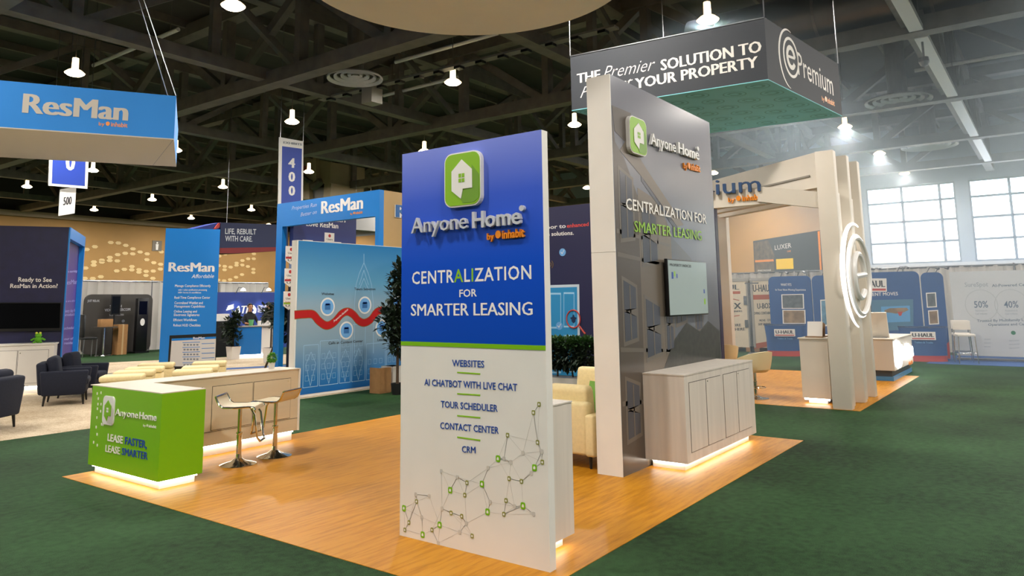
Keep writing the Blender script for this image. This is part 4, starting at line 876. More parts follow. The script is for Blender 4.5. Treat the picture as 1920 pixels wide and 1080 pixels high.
# --- small blue counter with plants
CB = onZ(490, 672); uC = Vector((.72, -.69, 0)).normalized(); dC = Vector((.69, .72, 0)).normalized(); FCb = Frame(CB, uC, -dC)
cb = thing('blue_counter', 'small bright blue counter on a lit base between potted plants', 'counter', tuple(CB))
c0 = FCb.uv(440, 640)[0]; c1 = FCb.uv(490, 640)[0]; c2 = FCb.uv(511, 640)[0]; cz = FCb.uv(470, 613)[1]
obj('front', rbox(NB(), CB, c0, c1, 0, .7, .14, cz), mat('counter_blue', '0F6EB8', .4), cb); obj('white_end', rbox(NB(), CB, c1, c2, .05, .7, .14, cz-.02), WHITE, cb)
obj('worktop', rbox(NB(), CB, c0-.03, c2+.03, -.03, .75, cz, cz+.03), mat('grey_top', '8A8478', .5), cb); obj('plinth', rbox(NB(), CB, c0+.05, c2-.05, .05, .65, 0, .14), WHITE, cb); obj('led_strip', rbox(NB(), CB, c0+.02, c2-.02, .02, .035, .1, .138), LED, cb)
plate('dark_side_print', FCb, [(c0, .15), (c0+.3, .15), (c0+.35, cz*.55), (c0+.5, cz), (c0, cz)], NAVY, cb, .002)
plate('white_swirl', FCb, [(c1-.06, .2), (c1-.005, .2), (c1-.005, cz-.1), (c1-.03, cz-.1)], SKY1, cb, .002)
solo('flyer_box', rbox(NB(), CB, c1-.1, c1+.3, .2, .5, cz+.032, cz+.19), PAPER, 'white flyer box on the small blue counter', 'box')
solo('green_cup', lathe(NB(), [(.06, 0), (.09, .2), (.08, .2), (.055, .02)], 14, tuple(CB+uC*(c0+.45)+dC*.3+Vector((0, 0, cz+.032)))), mat('mint', '6CB878', .5), 'mint green cup on the small blue counter', 'cup', smooth=True)
p1 = onZ(437, 674); tree('potted_ficus', 'leafy ficus in a white pot left of the small blue counter', p1.x, p1.y, 'square', .9, [(0, 0, .75, .28, .28, 150), (-.08, .08, 1.05, .3, .3, 240), (.05, 0, 1.35, .18, .25, 130)], .17, LEAFD, POTW, 'potted plants by the blue counter', pot_h=.42, pot_r=.17)
p1 = onZ(507, 680); tree('potted_ficus', 'sparse ficus in a white pot at the right end of the small blue counter', p1.x, p1.y, 'square', 1.1, [(-.1, .1, 1.5, .26, .28, 140), (.1, -.1, 1.2, .22, .25, 90)], .16, LEAFD, POTW, 'potted plants by the blue counter', pot_h=.45, pot_r=.18)
p1 = onZ(496, 695); tree('leaning_palm', 'dark palm with a slanting stem before the blue arch post', p1.x, p1.y, 'round', 1.25, [(0, 0, 1.55, .4, .35, 190), (.1, -.1, 1.1, .3, .3, 110)], .3, LEAFD, POTB, None, lean=(.42, -.36), pot_h=.05, pot_r=.14)
# --- far navy backdrop with a company name
YB = 26.0; fB = fY(YB); bd = thing('navy_backdrop', 'navy backdrop with a white winged company name behind two people', 'backdrop', (17.5, YB, 0))
xl, xr = onY(380, 547, YB).x, onY(540, 547, YB).x; zt = onY(460, 548, YB).z
obj('fabric', bx(xl, xr, YB, YB+.1, 0, zt), mat('backdrop_blue', '16307C', .6), bd)
text('ATI', fB, (438, 588), (466, 587), 14, PAPER, bd, .002, .03, .25); obj('round_letter', prism(NB(), fB, [fB.uv(*p) for p in ((466, 572), (476, 572), (481, 579), (480, 587), (473, 590), (472, 586), (476, 582), (473, 577), (466, 576))], .002, .004), PAPER, bd)
for k in range(3): obj('wing_stripe', prism(NB(), fB, [fB.uv(*p) for p in ((424+k*1.5, 580-k*3.3), (439, 576-k*3), (437, 579-k*3), (424+k*1.5, 582.5-k*3.3))], .002, .004), PAPER, bd)
for k, s in enumerate(('DISASTER', 'RESTORING', 'RECOVERY')): text(s, fB, (483, 576+k*5), (500, 576+k*5), 4, PAPER, bd, .001)
for px_ in (456, 504):
    p = onY(px_, 545, YB-.5); sl = thing('arm_spotlight', 'small white arm spotlight over the navy backdrop, %s of two' % ('left' if px_ == 456 else 'right'), 'spotlight', tuple(p), group='backdrop spotlights')
    obj('head', lathe(NB(), [(.03, .1), (.09, .04), (.1, 0)], 14, tuple(p)), mat('spot_glow', 'FFF8EC', .4, emit=6), sl); obj('arm', tube(NB(), [p+Vector((0, .02, .1)), p+Vector((0, .3, .14)), p+Vector((0, .495, -.1))], .015, 6), STEEL, sl)
    L = bpy.data.lights.new('spot', 'SPOT'); L.energy = 60; L.spot_size = math.radians(80); L.spot_blend = .8; L.color = (.85, .92, 1); L.shadow_soft_size = .05
    lo = bpy.data.objects.new('spot', L); COL.objects.link(lo); lo.parent = sl; lo.location = (0, 0, -.03); lo.rotation_euler = Vector((0, .35, -1)).to_track_quat('-Z', 'Y').to_euler()
dk = thing('draped_table', 'black draped table with leaflets in front of the navy backdrop', 'table', tuple(onY(415, 650, 23.6)))
p = onY(395, 603, 23.6); q = onY(440, 603, 23.6); obj('cloth', bx(p.x, q.x, 23.6, 24.3, 0, p.z), mat('black_cloth', '08090B', .85), dk); obj('leaflet_rack', bx(q.x-.5, q.x-.15, 23.7, 24.0, p.z, p.z+.25), PAPER, dk)
# --- banner hung farther back
YL = 32.0; fL = fY(YL); lb = thing('banner_sign', 'navy hanging banner with a red band and two lines of white capitals', 'hanging sign', tuple(onY(465, 470, YL)))
P_ = lambda *pts: [fL.uv(*p) for p in pts]
obj('fabric', prism(NB(), fL, P_((414, 417), (540, 422), (540, 463), (413, 465)), -1.5, 0), mat('banner_navy', '0C1844', .6), lb); obj('red_band', prism(NB(), fL, P_((413, 465), (540, 463), (540, 469), (480, 473), (440, 475), (413, 475)), -1.5, 0), mat('banner_red', '7A0C12', .6), lb)
obj('side_fabric', prism(NB(), fL, P_((350, 432), (413, 417), (413, 432)), -1.2, -.1), mat('banner_blue', '16287C', .6), lb); obj('red_slash', prism(NB(), fL, P_((402, 429), (411, 418), (414, 418), (413, 426), (405, 430)), -.1, -.05), URED, lb)
text('LIFE, REBUILT', fL, (422, 438.5), (480, 439.5), 10, GREYL, lb, .002, .01); text('WITH CARE.', fL, (422, 452), (473, 453), 10, GREYL, lb, .002, .01)
for px_ in (425, 520): a = onY(px_, 420, YL+.7); obj('cable', tube(NB(), [a, (a.x, a.y, 12.42)], .015, 5), STEEL, lb)
hp = onY(684, 418, 34.0); gp = solo('grey_header', bx(onY(655, 400, 34).x, onY(712, 400, 34).x, 34.0, 34.3, onY(684, 432, 34).z, onY(684, 398, 34).z), mat('grey_header', '8C8A88', .6), 'plain grey hanging panel seen through the arch', 'hanging sign')
for u_ in (-1, 1): obj('hanger', tube(NB(), [gp.location+Vector((u_*.6, 0, .8)), (gp.location.x+u_*.6, gp.location.y, 12.42)], .015, 5), STEEL, gp)
# --- navy wall with the printed door
XD = 14.5; fD = fX(XD); dw = thing('door_graphic_wall', 'dark navy wall printed with a light blue door and a red magnifier', 'display wall', (XD, 9, 0))
zt = onX(1060, 386, XD).z; obj('board', bx(XD, XD+.15, 5.5, 12.0, 0, zt), mat('night_navy_print', '211F44', .5), dw)
text('is the door to', fD, (985, 433), (1061, 427), 7, PAPER, dw, .001, .02); text('enhanced', fD, (1063, 427), (1104, 423.5), 7, mat('coral_ink', 'D8443C', .5), dw, .001, .02); text('resident service solutions.', fD, (965, 446), (1076, 440), 7, PAPER, dw, .001, .02)
dd = pxplate('door_frame_print', fD, [(985, 536), (1086, 533), (1089, 760), (985, 770)], mat('door_frame_ink', 'C8D4DC', .5), dw, .002); pxplate('door_print', fD, [(985, 541), (1082, 538), (1085, 760), (985, 770)], mat('door_sky_blue', '2C8CC0', .5), dd, .001, .002)
for (x0, x1, y0, y1) in ((1032, 1052, 549, 616), (1057, 1077, 548, 614), (1032, 1052, 630, 700), (1057, 1077, 628, 698)):
    a = [fD.uv(*p) for p in ((x0, y1), (x1, y1), (x1, y0), (x0, y0))]; pn = plate('panel_line', fD, a, mat('panel_line_ink', '9CCCE8', .5), dd, .001, .0035); c_ = Vector((sum(q[0] for q in a)/4, sum(q[1] for q in a)/4)); plate('panel_field', fD, [tuple(c_+(Vector(q)-c_)*.9) for q in a], MATS['door_sky_blue'], pn, .001, .0046)
u, v = fD.uv(1075.5, 598); rg = NB(); tube(rg, [fD.w(u+.18*math.cos(t), v+.2*math.sin(t), .015) for t in [2*math.pi*k/28 for k in range(28)]], .016, 6, True); obj('magnifier_ring', rg, mat('magnifier_red', 'C4483A', .5), dw)
a = fD.uv(1087, 612); b = fD.uv(1098, 626); obj('magnifier_handle', tube(NB(), [fD.w(*a, .015), fD.w(*b, .015)], .022, 6), MATS['magnifier_red'], dw); plate('splat', fD, [(u+.07*(1+.35*math.sin(5*t))*math.cos(t), v+.08*(1+.3*math.cos(4*t))*math.sin(t)) for t in [2*math.pi*k/20 for k in range(20)]], mat('splat_ink', '14284C', .5), dw, .002, .006)
for (x, y) in ((1055, 473), (1049, 611)):
    u, v = fD.uv(x, y); k = plate('tick_disc', fD, circ(u, v, .09, 18), SKY1, dw, .002, .006); plate('tick', fD, [(u-.05, v), (u-.01, v-.045), (u+.05, v+.045), (u+.04, v+.055), (u-.01, v-.02), (u-.04, v+.012)], PAPER, k, .001, .008)
for k in range(2): 
    u, v = fD.uv(1030, 496); obj('signal_arc', tube(NB(), [fD.w(u+(.06+.05*k)*math.cos(t), v+(.06+.05*k)*math.sin(t), .006) for t in [math.radians(-50+10*j) for j in range(11)]], .007, 5), EDGE, dw)

# ================================================================== white ribbed portal booth
RIB = mat('portal_white', 'D6CCBC', .45, noise=.04, scale=2); NEON = mat('neon_white', 'FFFFFF', .4, emit=1.3)
po = thing('ribbed_portal', 'white ribbed portal with a big lit letter e on its side', 'portal', (13.9, 2.95, G0))
def qprism(bm, base, z0, z1):
    a = [bm.verts.new((*p, z0)) for p in base]; b = [bm.verts.new((*p, z1)) for p in base]; n = len(base); bm.faces.new(a[::-1]); bm.faces.new(b)
    for i in range(n): bm.faces.new((a[i], a[(i+1) % n], b[(i+1) % n], b[i]))
    return bm
DB = Vector((.574, .819, 0)); NBv = Vector((.819, -.574, 0))
for i, X in enumerate((12.86, 13.30, 13.85, 14.30, 14.72)):
    main = i in (0, 2, 4); zt = {0: 4.22, 2: 4.28, 4: 4.30}.get(i, 3.55)
    obj('rib', bx(X, X+(.19 if main else .12), 2.80 if main else 2.86, 3.09, G0, zt), RIB, po, bevel=.008)
    if main:
        p0 = Vector((X+.1, 3.0, 0)); b_ = bar(NB(), p0+Vector((0, 0, zt-.3)), p0+DB*4.2+Vector((0, 0, zt-.3)), .18, .6); r_ = obj('beam', b_, RIB, po)
        obj('beam_groove', bar(NB(), p0+DB*.2-NBv*.0+Vector((-.085, .06, zt-.38)), p0+DB*4.2+Vector((-.085, .06, zt-.38)), .012, .03), mat('groove_shadow', '8C8478', .6), r_)
        e_ = p0+DB*4.1; obj('far_post', bx(e_.x-.1, e_.x+.1, e_.y-.15, e_.y+.15, G0, zt-.55), RIB, po)
obj('web_panel', bx(12.9, 14.85, 2.97, 3.05, G0, 3.6), RIB, po)
for X in (13.1, 13.58, 14.08, 14.52): obj('neon_tube', tube(NB(), [(X, 2.945, 1.1), (X, 2.945, 3.45)], .014, 6), NEON, po)
obj('tie_beam', bar(NB(), (12.95, 3.05, 3.40), (12.95, 4.08, 3.6), .12, .27), RIB, po)
obj('sign_header', bx(12.92, 13.05, 4.0, 6.6, 3.42, 3.72), RIB, po)
for xx in (12.92,): obj('header_post', bx(12.92, 13.05, 6.45, 6.6, G0, 3.42), RIB, po)
fP = fX(12.92); PN = mat('petrol_letter', '28466C', .4)
text('Premium', fP, (1226, 375), (1428, 358.5), 27, PN, po, .05, .0, lift=.01); inhabit(fP, (1366, 379), (1430, 374), 10, po, ext=.02)
fE = fY(2.80); fE2 = Frame((0, 2.79, 0), (1, 0, 0), (0, -1, 0))
ec, ez_ = fE.uv(1608, 517); ex0 = fE.uv(1583, 517)[0]; ez1 = fE.uv(1608, 440)[1]
rw, rh = 1.0*(ec-ex0), (ez1-ez_)
ring = lambda a0, a1, sx, sz, n=28, dx=0: [fE.w(ec+dx+rw*sx*math.cos(math.radians(a0+(a1-a0)*k/n)), ez_+rh*sz*math.sin(math.radians(a0+(a1-a0)*k/n)), .03) for k in range(n+1)]
obj('logo_swoosh', tube(NB(), ring(75, 255, 1.12, 1.22, dx=-.1), [.012+.03*math.sin(math.pi*k/28) for k in range(29)], 8), NEON, po, smooth=True)
obj('logo_ring', tube(NB(), ring(0, 360, .82, .9)[:-1], .045, 8, True), SILVER, po, smooth=True); obj('logo_ring_glow', tube(NB(), ring(0, 360, .9, .97)[:-1], .014, 6, True), NEON, po, smooth=True)
obj('logo_letter', tube(NB(), [fE.w(ec-rw*.42, ez_-.02, .04), fE.w(ec+rw*.42, ez_+.03, .04)] + ring(12, 318, .42, .52), .05, 8), SILVER, po, smooth=True)
for sx in (-.8, .8): obj('logo_standoff', tube(NB(), [fE.w(ec+rw*sx, ez_, .03), fE.w(ec+rw*sx, ez_, -.2)], .012, 6), STEEL, po)
# small counter behind the ribs, with a framed stand
sm = thing('rib_counter', 'narrow white counter on a lit base behind the ribbed portal', 'counter', (13.6, 3.5, G0))
obj('body', bx(13.35, 14.7, 3.22, 3.68, .09, 1.08), RIB, sm); obj('plinth', bx(13.42, 14.65, 3.3, 3.6, G0, .09), WHITE, sm); obj('led_strip', bx(13.38, 13.395, 3.25, 3.66, .06, .088), LED, sm); obj('worktop', bx(13.33, 14.7, 3.21, 3.7, 1.08, 1.1), RIB, sm)
bk = thing('leaflet_stand', 'small brown leaflet stand on the narrow white counter', 'stand', (13.6, 3.45, 1.1)); BR = mat('brown_card', '8A6A48', .7)
for k in range(3): b_ = bx(13.5+.09*k, 13.51+.09*k, 3.33, 3.58, 1.122, 1.38-.02*k); bmesh.ops.rotate(b_, verts=b_.verts[:], cent=(13.5+.09*k, 3.4, 1.1), matrix=Matrix.Rotation(math.radians(16), 3, 'Y')); obj('card', b_, BR if k else WHITE, bk)
obj('tray', bx(13.45, 13.8, 3.31, 3.6, 1.101, 1.12), BR, bk)
# right counter with glowing logo
rc = thing('glowing_counter', 'white counter with a glowing logo on a blue base', 'counter', (18.1, 3.2, G0))
zc0 = onY(1675, 697, 2.93).z; zc1 = onY(1675, 637, 2.93).z; xc1 = onY(1711, 660, 2.93).x; xc0 = onY(1675, 660, 2.93).x
obj('body', bx(xc0, xc1, 2.93, 3.62, zc0, zc1), RIB, rc); obj('dark_band', bx(xc0+.08, xc1-.05, 3.0, 3.56, zc0-.13, zc0), mat('dark_band', '3C444C', .5), rc); obj('base', bx(xc0+.04, xc1-.02, 2.97, 3.58, G0, zc0-.13), mat('base_blue', '4A86B4', .4), rc)
obj('worktop', bx(xc0-.02, xc1+.02, 2.91, 3.64, zc1, zc1+.02), RIB, rc)
fR = fY(2.93); mid = (zc0+zc1)/2
obj('glow_letter', tube(NB(), [fR.w(xc0+.42+.26*math.cos(t), mid+.26*math.sin(t), .03) for t in [2*math.pi*k/24 for k in range(24)]], .03, 6, True), mat('sign_glow', 'F6FAFF', .4, emit=9), rc)
obj('glow_letter', tube(NB(), [fR.w(xc0+.27, mid, .03), fR.w(xc0+.57, mid, .03)]+[fR.w(xc0+.42+.15*math.cos(t), mid+.15*math.sin(t), .03) for t in [math.radians(10+28*k) for k in range(11)]], .03, 6), MATS['sign_glow'], rc)
text('Premium', fR, (xc0+.75, mid-.16), (xc1-.15, mid-.16), .34, MATS['sign_glow'], rc, .03, .03, lift=.01, px=False); text('inhabit', fR, (xc1-.7, mid-.34), (xc1-.15, mid-.34), .08, ORANGE, rc, .01, px=False)
ms = thing('tilted_display', 'white upright display board on the glowing counter', 'stand', (17.6, 3.3, zc1+.02)); b_ = bx(xc0+.55, xc0+.6, 3.08, 3.42, zc1+.02, zc1+.58); bmesh.ops.rotate(b_, verts=b_.verts[:], cent=(xc0+.55, 3.2, zc1+.02), matrix=Matrix.Rotation(math.radians(-14), 3, 'Y')); obj('board', b_, RIB, ms); obj('foot', bx(xc0+.4, xc0+.75, 3.1, 3.4, zc1+.02, zc1+.035), STEEL, ms)
# cream tub chairs
def tub(label, x, y, rz):
    t = thing('tub_chair', label, 'chair', (x, y, G0), rz, 'cream tub chairs')
    bm = NB(); rows = []
    for j, (r, z) in enumerate(((.08, .46), (.2, .47), (.26, .52), (.28, .6), (.3, .72), (.31, .84))):
        row = []
        for k in range(25):
            a = 2*math.pi*k/24; f_ = (math.cos(a)+1)/2      # a=0 is the back, along +x
            zz = z if z <= .52 else .52+(z-.52)*(.35+.65*f_**.8)
            row.append(bm.verts.new((r*math.cos(a), r*1.05*math.sin(a), zz)))
        rows.append(row)
    for A_, B_ in zip(rows, rows[1:]):
        for k in range(24): bm.faces.new((A_[k], A_[k+1], B_[k+1], B_[k]))
    bm.faces.new(rows[0][:24][::-1]); bmesh.ops.remove_doubles(bm, verts=bm.verts[:], dist=1e-5)
    bmesh.ops.solidify(bm, geom=bm.faces[:], thickness=.03)
    obj('shell', bm, mat('cream_leather', 'DCCBA0', .5), t, True, True); obj('seat_pad', lathe(NB(), [(.0, .50), (.22, .5), (.24, .53), (.22, .56), (0, .57)], 24), MATS['cream_leather'], t, True, True)
    obj('pole', lathe(NB(), [(.035, .05), (.035, .3), (.025, .31), (.025, .46), (.08, .465)], 14), CHROME, t, True, True); obj('base', lathe(NB(), [(.22, 0), (.22, .01), (.1, .03), (.035, .06)], 24), CHROME, t, True, True); obj('foot_ring', tube(NB(), [(.17*math.cos(a), .17*math.sin(a), .2) for a in [2*math.pi*k/20 for k in range(20)]], .01, 6, True), CHROME, t, True, True); obj('ring_arm', tube(NB(), [(0, -.17, .2), (0, .17, .2)], .008, 6), CHROME, t, True)
for lb_, x, y, rz in (('cream tub chair nearest the pale ash cabinet, back turned this way', 13.47, 4.52, -2.0), ('cream tub chair in the middle, half hidden by the pale ash cabinet', 15.2, 5.75, -2.6), ('cream tub chair farthest back before the moving boxes', 17.9, 7.7, .3)): tub(lb_, x, y, rz)
# --- dark hanging sign
SA = Vector((12.50, 3.67, 0)); uL = Vector((.37, -3.73, 0)).normalized(); dS = Vector((3.4, -.38, 0)).normalized(); wL = 3.75; wD = 3.62
FL_ = Frame(SA, uL, (uL.y, -uL.x, 0)); FR_ = Frame(SA, dS, (dS.y, -dS.x, 0)); zb = 5.5; zt = FL_.uv(1452, 28)[1]
eh = thing('dark_hanging_sign', 'large dark slate hanging sign with white capitals and a teal underside', 'hanging sign', tuple(SA-uL*wL/2+dS*wD/2+Vector((0, 0, zb))))
SLATE = mat('slate_fabric', '32363C', .65, noise=.03, scale=2); TEAL = mat('teal_fabric', '84D0DA', .7); TEALD = mat('teal_dark_ink', '6CB0B8', .7)
obj('fabric_box', rbox(NB(), SA, -wL, 0, 0, wD, zb+.015, zt, uL, dS), SLATE, eh); obj('underside', rbox(NB(), SA, -wL, 0, 0, wD, zb, zb+.015, uL, dS), TEAL, eh); obj('top_rail', rbox(NB(), SA, -wL, 0, -.012, 0, zt-.02, zt, uL, dS), STEEL, eh)
text('THE', FL_, (1082, 156.5), (1126, 148), 17.5, LETW, eh, .001, .03); text('Premier', FL_, (1131, 148), (1229, 131), 23, LETW, eh, .001, -.012, .45); text('SOLUTION TO', FL_, (1239, 132.5), (1428.5, 97), 20, LETW, eh, .001, .03)
text('Protect', FL_, (1088, 184), (1187, 162), 20, LETW, eh, .001, -.012, .45); text('YOUR PROPERTY', FL_, (1191, 166.5), (1422, 125.5), 19, LETW, eh, .001, .03)
text('Premium', FR_, (1497, 139.5), (1562.7, 179.5), 41, LETW, eh, .001, .0); inhabit(FR_, (1541, 188), (1565, 199), 10, eh, ext=.001)
cx, cy = FR_.uv(1483, 108)
def arcstrip(F, cx, cy, r, ry, a0, a1, w, par, m, name, d0=.001, lift=.002, n=28):
    bm = NB(); A_ = []
    for k in range(n+1):
        t = math.radians(a0+(a1-a0)*k/n); ww = w*(.25+.75*math.sin(math.pi*k/n)) if a1-a0 < 300 else w
        A_.append([bm.verts.new(F.w(cx+(r+s*ww/2)*math.cos(t), cy+(ry+s*ww/2)*math.sin(t), d0+dz)) for dz in (0, lift) for s in (-1, 1)])
    for a, b in zip(A_, A_[1:]): bm.faces.new((a[2], a[3], b[3], b[2])); bm.faces.new((a[0], b[0], b[1], a[1])); bm.faces.new((a[0], a[2], b[2], b[0])); bm.faces.new((a[1], b[1], b[3], a[3]))
    return obj(name, bm, m, par)
arcstrip(FR_, cx, cy, .33, .36, 0, 360, .055, eh, LETW, 'logo_ring'); arcstrip(FR_, cx-.06, cy-.05, .47, .56, 75, 265, .06, eh, LETW, 'logo_swoosh'); arcstrip(FR_, cx, cy, .17, .19, 8, 330, .09, eh, LETW, 'logo_letter'); plate('logo_bar', FR_, [(cx-.16, cy-.03), (cx+.18, cy-.0), (cx+.18, cy+.05), (cx-.16, cy+.02)], LETW, eh, .002, .001)
FUn = Frame(SA+Vector((0, 0, zb)), -uL, (0, 0, -1), dS)
for i in range(7):
    for j in range(6):
        a = .3+i*.54; b = .3+j*.6+(.3 if i % 2 else 0)
        if b > wD-.2: continue
        r_ = arcstrip(FUn, a, b, .19, .19, 0, 359, .022, eh, TEALD, 'pattern_ring', .0005, .001, 20); arcstrip(FUn, a, b, .1, .1, 20, 340, .05, r_, TEALD, 'pattern_letter', .0005, .001, 14)
for a, b in ((0, 0), (-wL, 0), (0, wD), (-wL, wD)):
    p = SA+uL*a+dS*b+Vector((0, 0, zt)); obj('cable', tube(NB(), [p, Vector((p.x, p.y, 12.42))], .012, 5), STEEL, eh)

# ================================================================== moving company booth and drapes
def drape(name, label, x, y0, y1, z1, m, axis='y', amp=.05, step=.09):
    n = int(abs(y1-y0)/step); bm = NB(); A_ = []
    for k in range(n+1):
        y = y0+(y1-y0)*k/n; d = amp*math.sin(k*1.9)+amp*.4*math.sin(k*.7)
        p = (x+d, y) if axis == 'y' else (y, x+d)
        A_.append((bm.verts.new((*p, .02)), bm.verts.new((*p, z1))))
    for a, b in zip(A_, A_[1:]): bm.faces.new((a[0], b[0], b[1], a[1]))
    bmesh.ops.solidify(bm, geom=bm.faces[:], thickness=.008)
    t = thing(name, label, 'drape', (x, (y0+y1)/2, 0) if axis == 'y' else ((y0+y1)/2, x, 0)); obj('fabric', bm, m, t, smooth=True)
    P = (lambda y, z: (x, y, z)) if axis == 'y' else (lambda y, z: (y, x, z))
    obj('rail', tube(NB(), [P(y0, z1), P(y1, z1)], .03, 8), STEEL, t)
    for k in range(int(abs(y1-y0)/3)+1): yy = y0+(y1-y0)*min(1, k*3/abs(y1-y0)); obj('upright', tube(NB(), [P(yy, 0), P(yy, z1+.05)], .03, 8), STEEL, t)
    return t
DRW = mat('white_drape', 'CCC8C2', .8)
drape('pipe_drape', 'white pipe and drape wall behind the moving company panels', 26.9, -8, 14.0, 2.68, DRW)
# container boxes
def crate(label, x0, x1, y0, y1, h, F, texts, group):
    t = thing('moving_container', label, 'container', ((x0+x1)/2, (y0+y1)/2, 0), group=group)
    obj('body', bx(x0, x1, y0, y1, .14, h), mat('crate_cream', 'CDBFA6', .6, noise=.04, scale=4), t); obj('cap', bx(x0-.02, x1+.02, y0-.02, y1+.02, h-.1, h), mat('crate_grey', '9A958C', .5), t)
    for yy in (y0+.1, (y0+y1)/2, y1-.1): obj('skid', bx(x0, x1, yy-.08, yy+.08, 0, .14), CARD, t)
    for yy in (y0+.03, y1-.03): obj('corner_post', bx(x0-.015, x0+.02, yy-.04, yy+.04, .14, h), MATS['crate_grey'], t)
    obj('latch', bx(x0-.04, x0, y0+.05, y0+.16, 1.55, 1.85), STEEL, t); obj('latch', bx(x0-.04, x0, y0+.05, y0+.16, .8, 1.05), STEEL, t)
    for s, a, b, c_, m in texts: text(s, F, a, b, c_, m, t, .001, .03, lift=.002)
    return t
fU = fX(24.9)
OCH = mat('ochre_red_ink', 'A8502C', .5)
c1 = crate('cream moving container at the graphic wall edge with a dark word mark', 24.9, 26.4, 8.42, 10.2, 2.44, fU, [('U-HAUL', (1324, 543), (1386, 543), 9, INK), ('U-BOX', (1333, 580), (1390.5, 579), 11, INK), ('MOVING CONTAINERS', (1330, 586.5), (1392, 585), 3, INK), ('MOVE · STORE', (1336, 613), (1390, 612), 5, INK), ('SHIP ANYWHERE', (1336, 621), (1397, 619.5), 5, INK)], 'moving containers')
pxplate('red_label', fU, [(1320, 547), (1388, 546), (1388, 551), (1320, 552)], OCH, c1, .002, .001)
for pts in (((1340, 563), (1357, 558), (1386, 564), (1386, 562.5), (1357, 556), (1340, 561)), ((1340, 593), (1357, 597), (1387, 592), (1387, 590.5), (1357, 595), (1340, 591))): pxplate('roof_line', fU, pts, OCH, c1, .002, .001)
c2 = crate('cream moving container left of the blue panels behind the steel post', 24.9, 26.4, 6.85, 8.33, 2.44, fU, [('U-HAUL', (1412, 547), (1448, 546.5), 13, INK), ('U-BOX', (1420, 579), (1448, 578), 10, INK), ('MOVING CONTAINERS', (1411, 590), (1450, 589), 5, INK), ('MOVE · STORE', (1424, 603), (1452, 602), 4, INK), ('SHIP ANYWHERE', (1422, 610), (1453, 609), 4, INK)], 'moving containers')
pxplate('red_label', fU, [(1412, 553), (1450, 552), (1450, 561), (1412, 562)], OCH, c2, .002, .001); pxplate('red_foot', fU, [(1412, 655), (1440, 650), (1440, 640), (1412, 645)], OCH, c2, .002, .001)
# steel post
pp = onZ(1411, 668); sp_ = thing('steel_post', 'polished steel upright with a dark foot before the moving containers', 'post', tuple(pp)); zt = hit(1408, 530, pp, (-.796, -.589, 0)).z
obj('upright', tube(NB(), [pp+Vector((0, 0, .1)), pp+Vector((0, 0, zt))], .045, 12), STEEL, sp_, smooth=True); obj('foot', lathe(NB(), [(.16, 0), (.15, .06), (.06, .14), (.06, .3)], 18, tuple(pp)), BLACK, sp_); obj('top_bracket', bx(pp.x-.05, pp.x+.05, pp.y-.3, pp.y+.1, zt-.04, zt), STEEL, sp_)
# blue panels
fV = fX(24.3); GLASSP = mat('photo_grey', '5C6266', .4, noise=.5, scale=7); GLASSQ = mat('photo_brown', '8A7256', .4, noise=.5, scale=6)
def upanel(label, pts, loc):
    t = thing('display_banner', label, 'display panel', loc, group='blue moving company panels'); q_ = [fV.uv(*p) for p in pts]
    us = [q[0] for q in q_]; vs = [q[1] for q in q_]; obj('fabric', prism(NB(), fV, rrect(min(us), max(us), .02, max(vs), .16), -.06, 0), UBLUE, t)
    plate('red_skirt', fV, [(min(us), .02), (max(us), .02), (max(us), .5), (min(us)+(max(us)-min(us))*.7, .3), (min(us), .25)], URED, t, .003)
    for k in (.3, .7):
        u = min(us)+(max(us)-min(us))*k; obj('lamp_arm', tube(NB(), [fV.w(u, max(vs), -.03), fV.w(u+.1, max(vs)+.14, .1), fV.w(u+.3, max(vs)+.12, .35)], .012, 6), STEEL, t); obj('lamp_head', tube(NB(), [fV.w(u+.28, max(vs)+.12, .35), fV.w(u+.36, max(vs)+.08, .42)], .035, 8), STEEL, t)
    return t
p_a = upanel('blue fabric panel with two framed photographs beside the moving containers', [(1440, 519), (1519, 517)], (24.5, 6.9, 0))
text('WHAT FITS', fV, (1464, 536), (1484, 536), 4.5, PAPER, p_a, .001); text('In Your Next Moving Experience', fV, (1454, 545), (1511, 545), 3.5, PAPER, p_a, .001)
pxplate('photo_frame', fV, [(1465, 552), (1507, 551), (1508, 579), (1466, 579)], PAPER, p_a, .01); pxplate('photograph', fV, [(1467, 553.5), (1505, 552.5), (1506, 577.5), (1468, 577.5)], GLASSP, p_a, .002, .01)
pxplate('photo_frame', fV, [(1467, 581), (1510, 581), (1511, 607), (1468, 607)], PAPER, p_a, .01); pxplate('photograph', fV, [(1469, 582.5), (1508, 582.5), (1509, 605.5), (1470, 605.5)], GLASSQ, p_a, .002, .01)
p_b = upanel('plain blue fabric panel behind the portal ribs', [(1521, 517), (1590, 515)], (24.5, 5.3, 0)); pxplate('photo_frame', fV, [(1538, 562), (1580, 560), (1582, 610), (1540, 612)], PAPER, p_b, .01); pxplate('photograph', fV, [(1540, 564), (1578, 562), (1580, 607), (1542, 609)], mat('photo_blue', '5E8AA4', .4, noise=.4, scale=5), p_b, .002, .01)
p_c = upanel('wide blue fabric panel with a map print behind the glowing counter', [(1593, 512), (1722, 510)], (24.5, 3.9, 0))
pxplate('name_plate', fV, [(1604, 522), (1662, 522), (1663, 547), (1605, 547)], PAPER, p_c, .006); text('U-HAUL', fV, (1607, 539), (1660, 538), 12, INK, p_c, .001, .04, lift=.008); pxplate('red_rule', fV, [(1606, 541), (1661, 541), (1661, 545), (1606, 545)], URED, p_c, .002, .006)
text('EQUIPMENT MOVES', fV, (1605, 556), (1684, 553.5), 6, PAPER, p_c, .001)
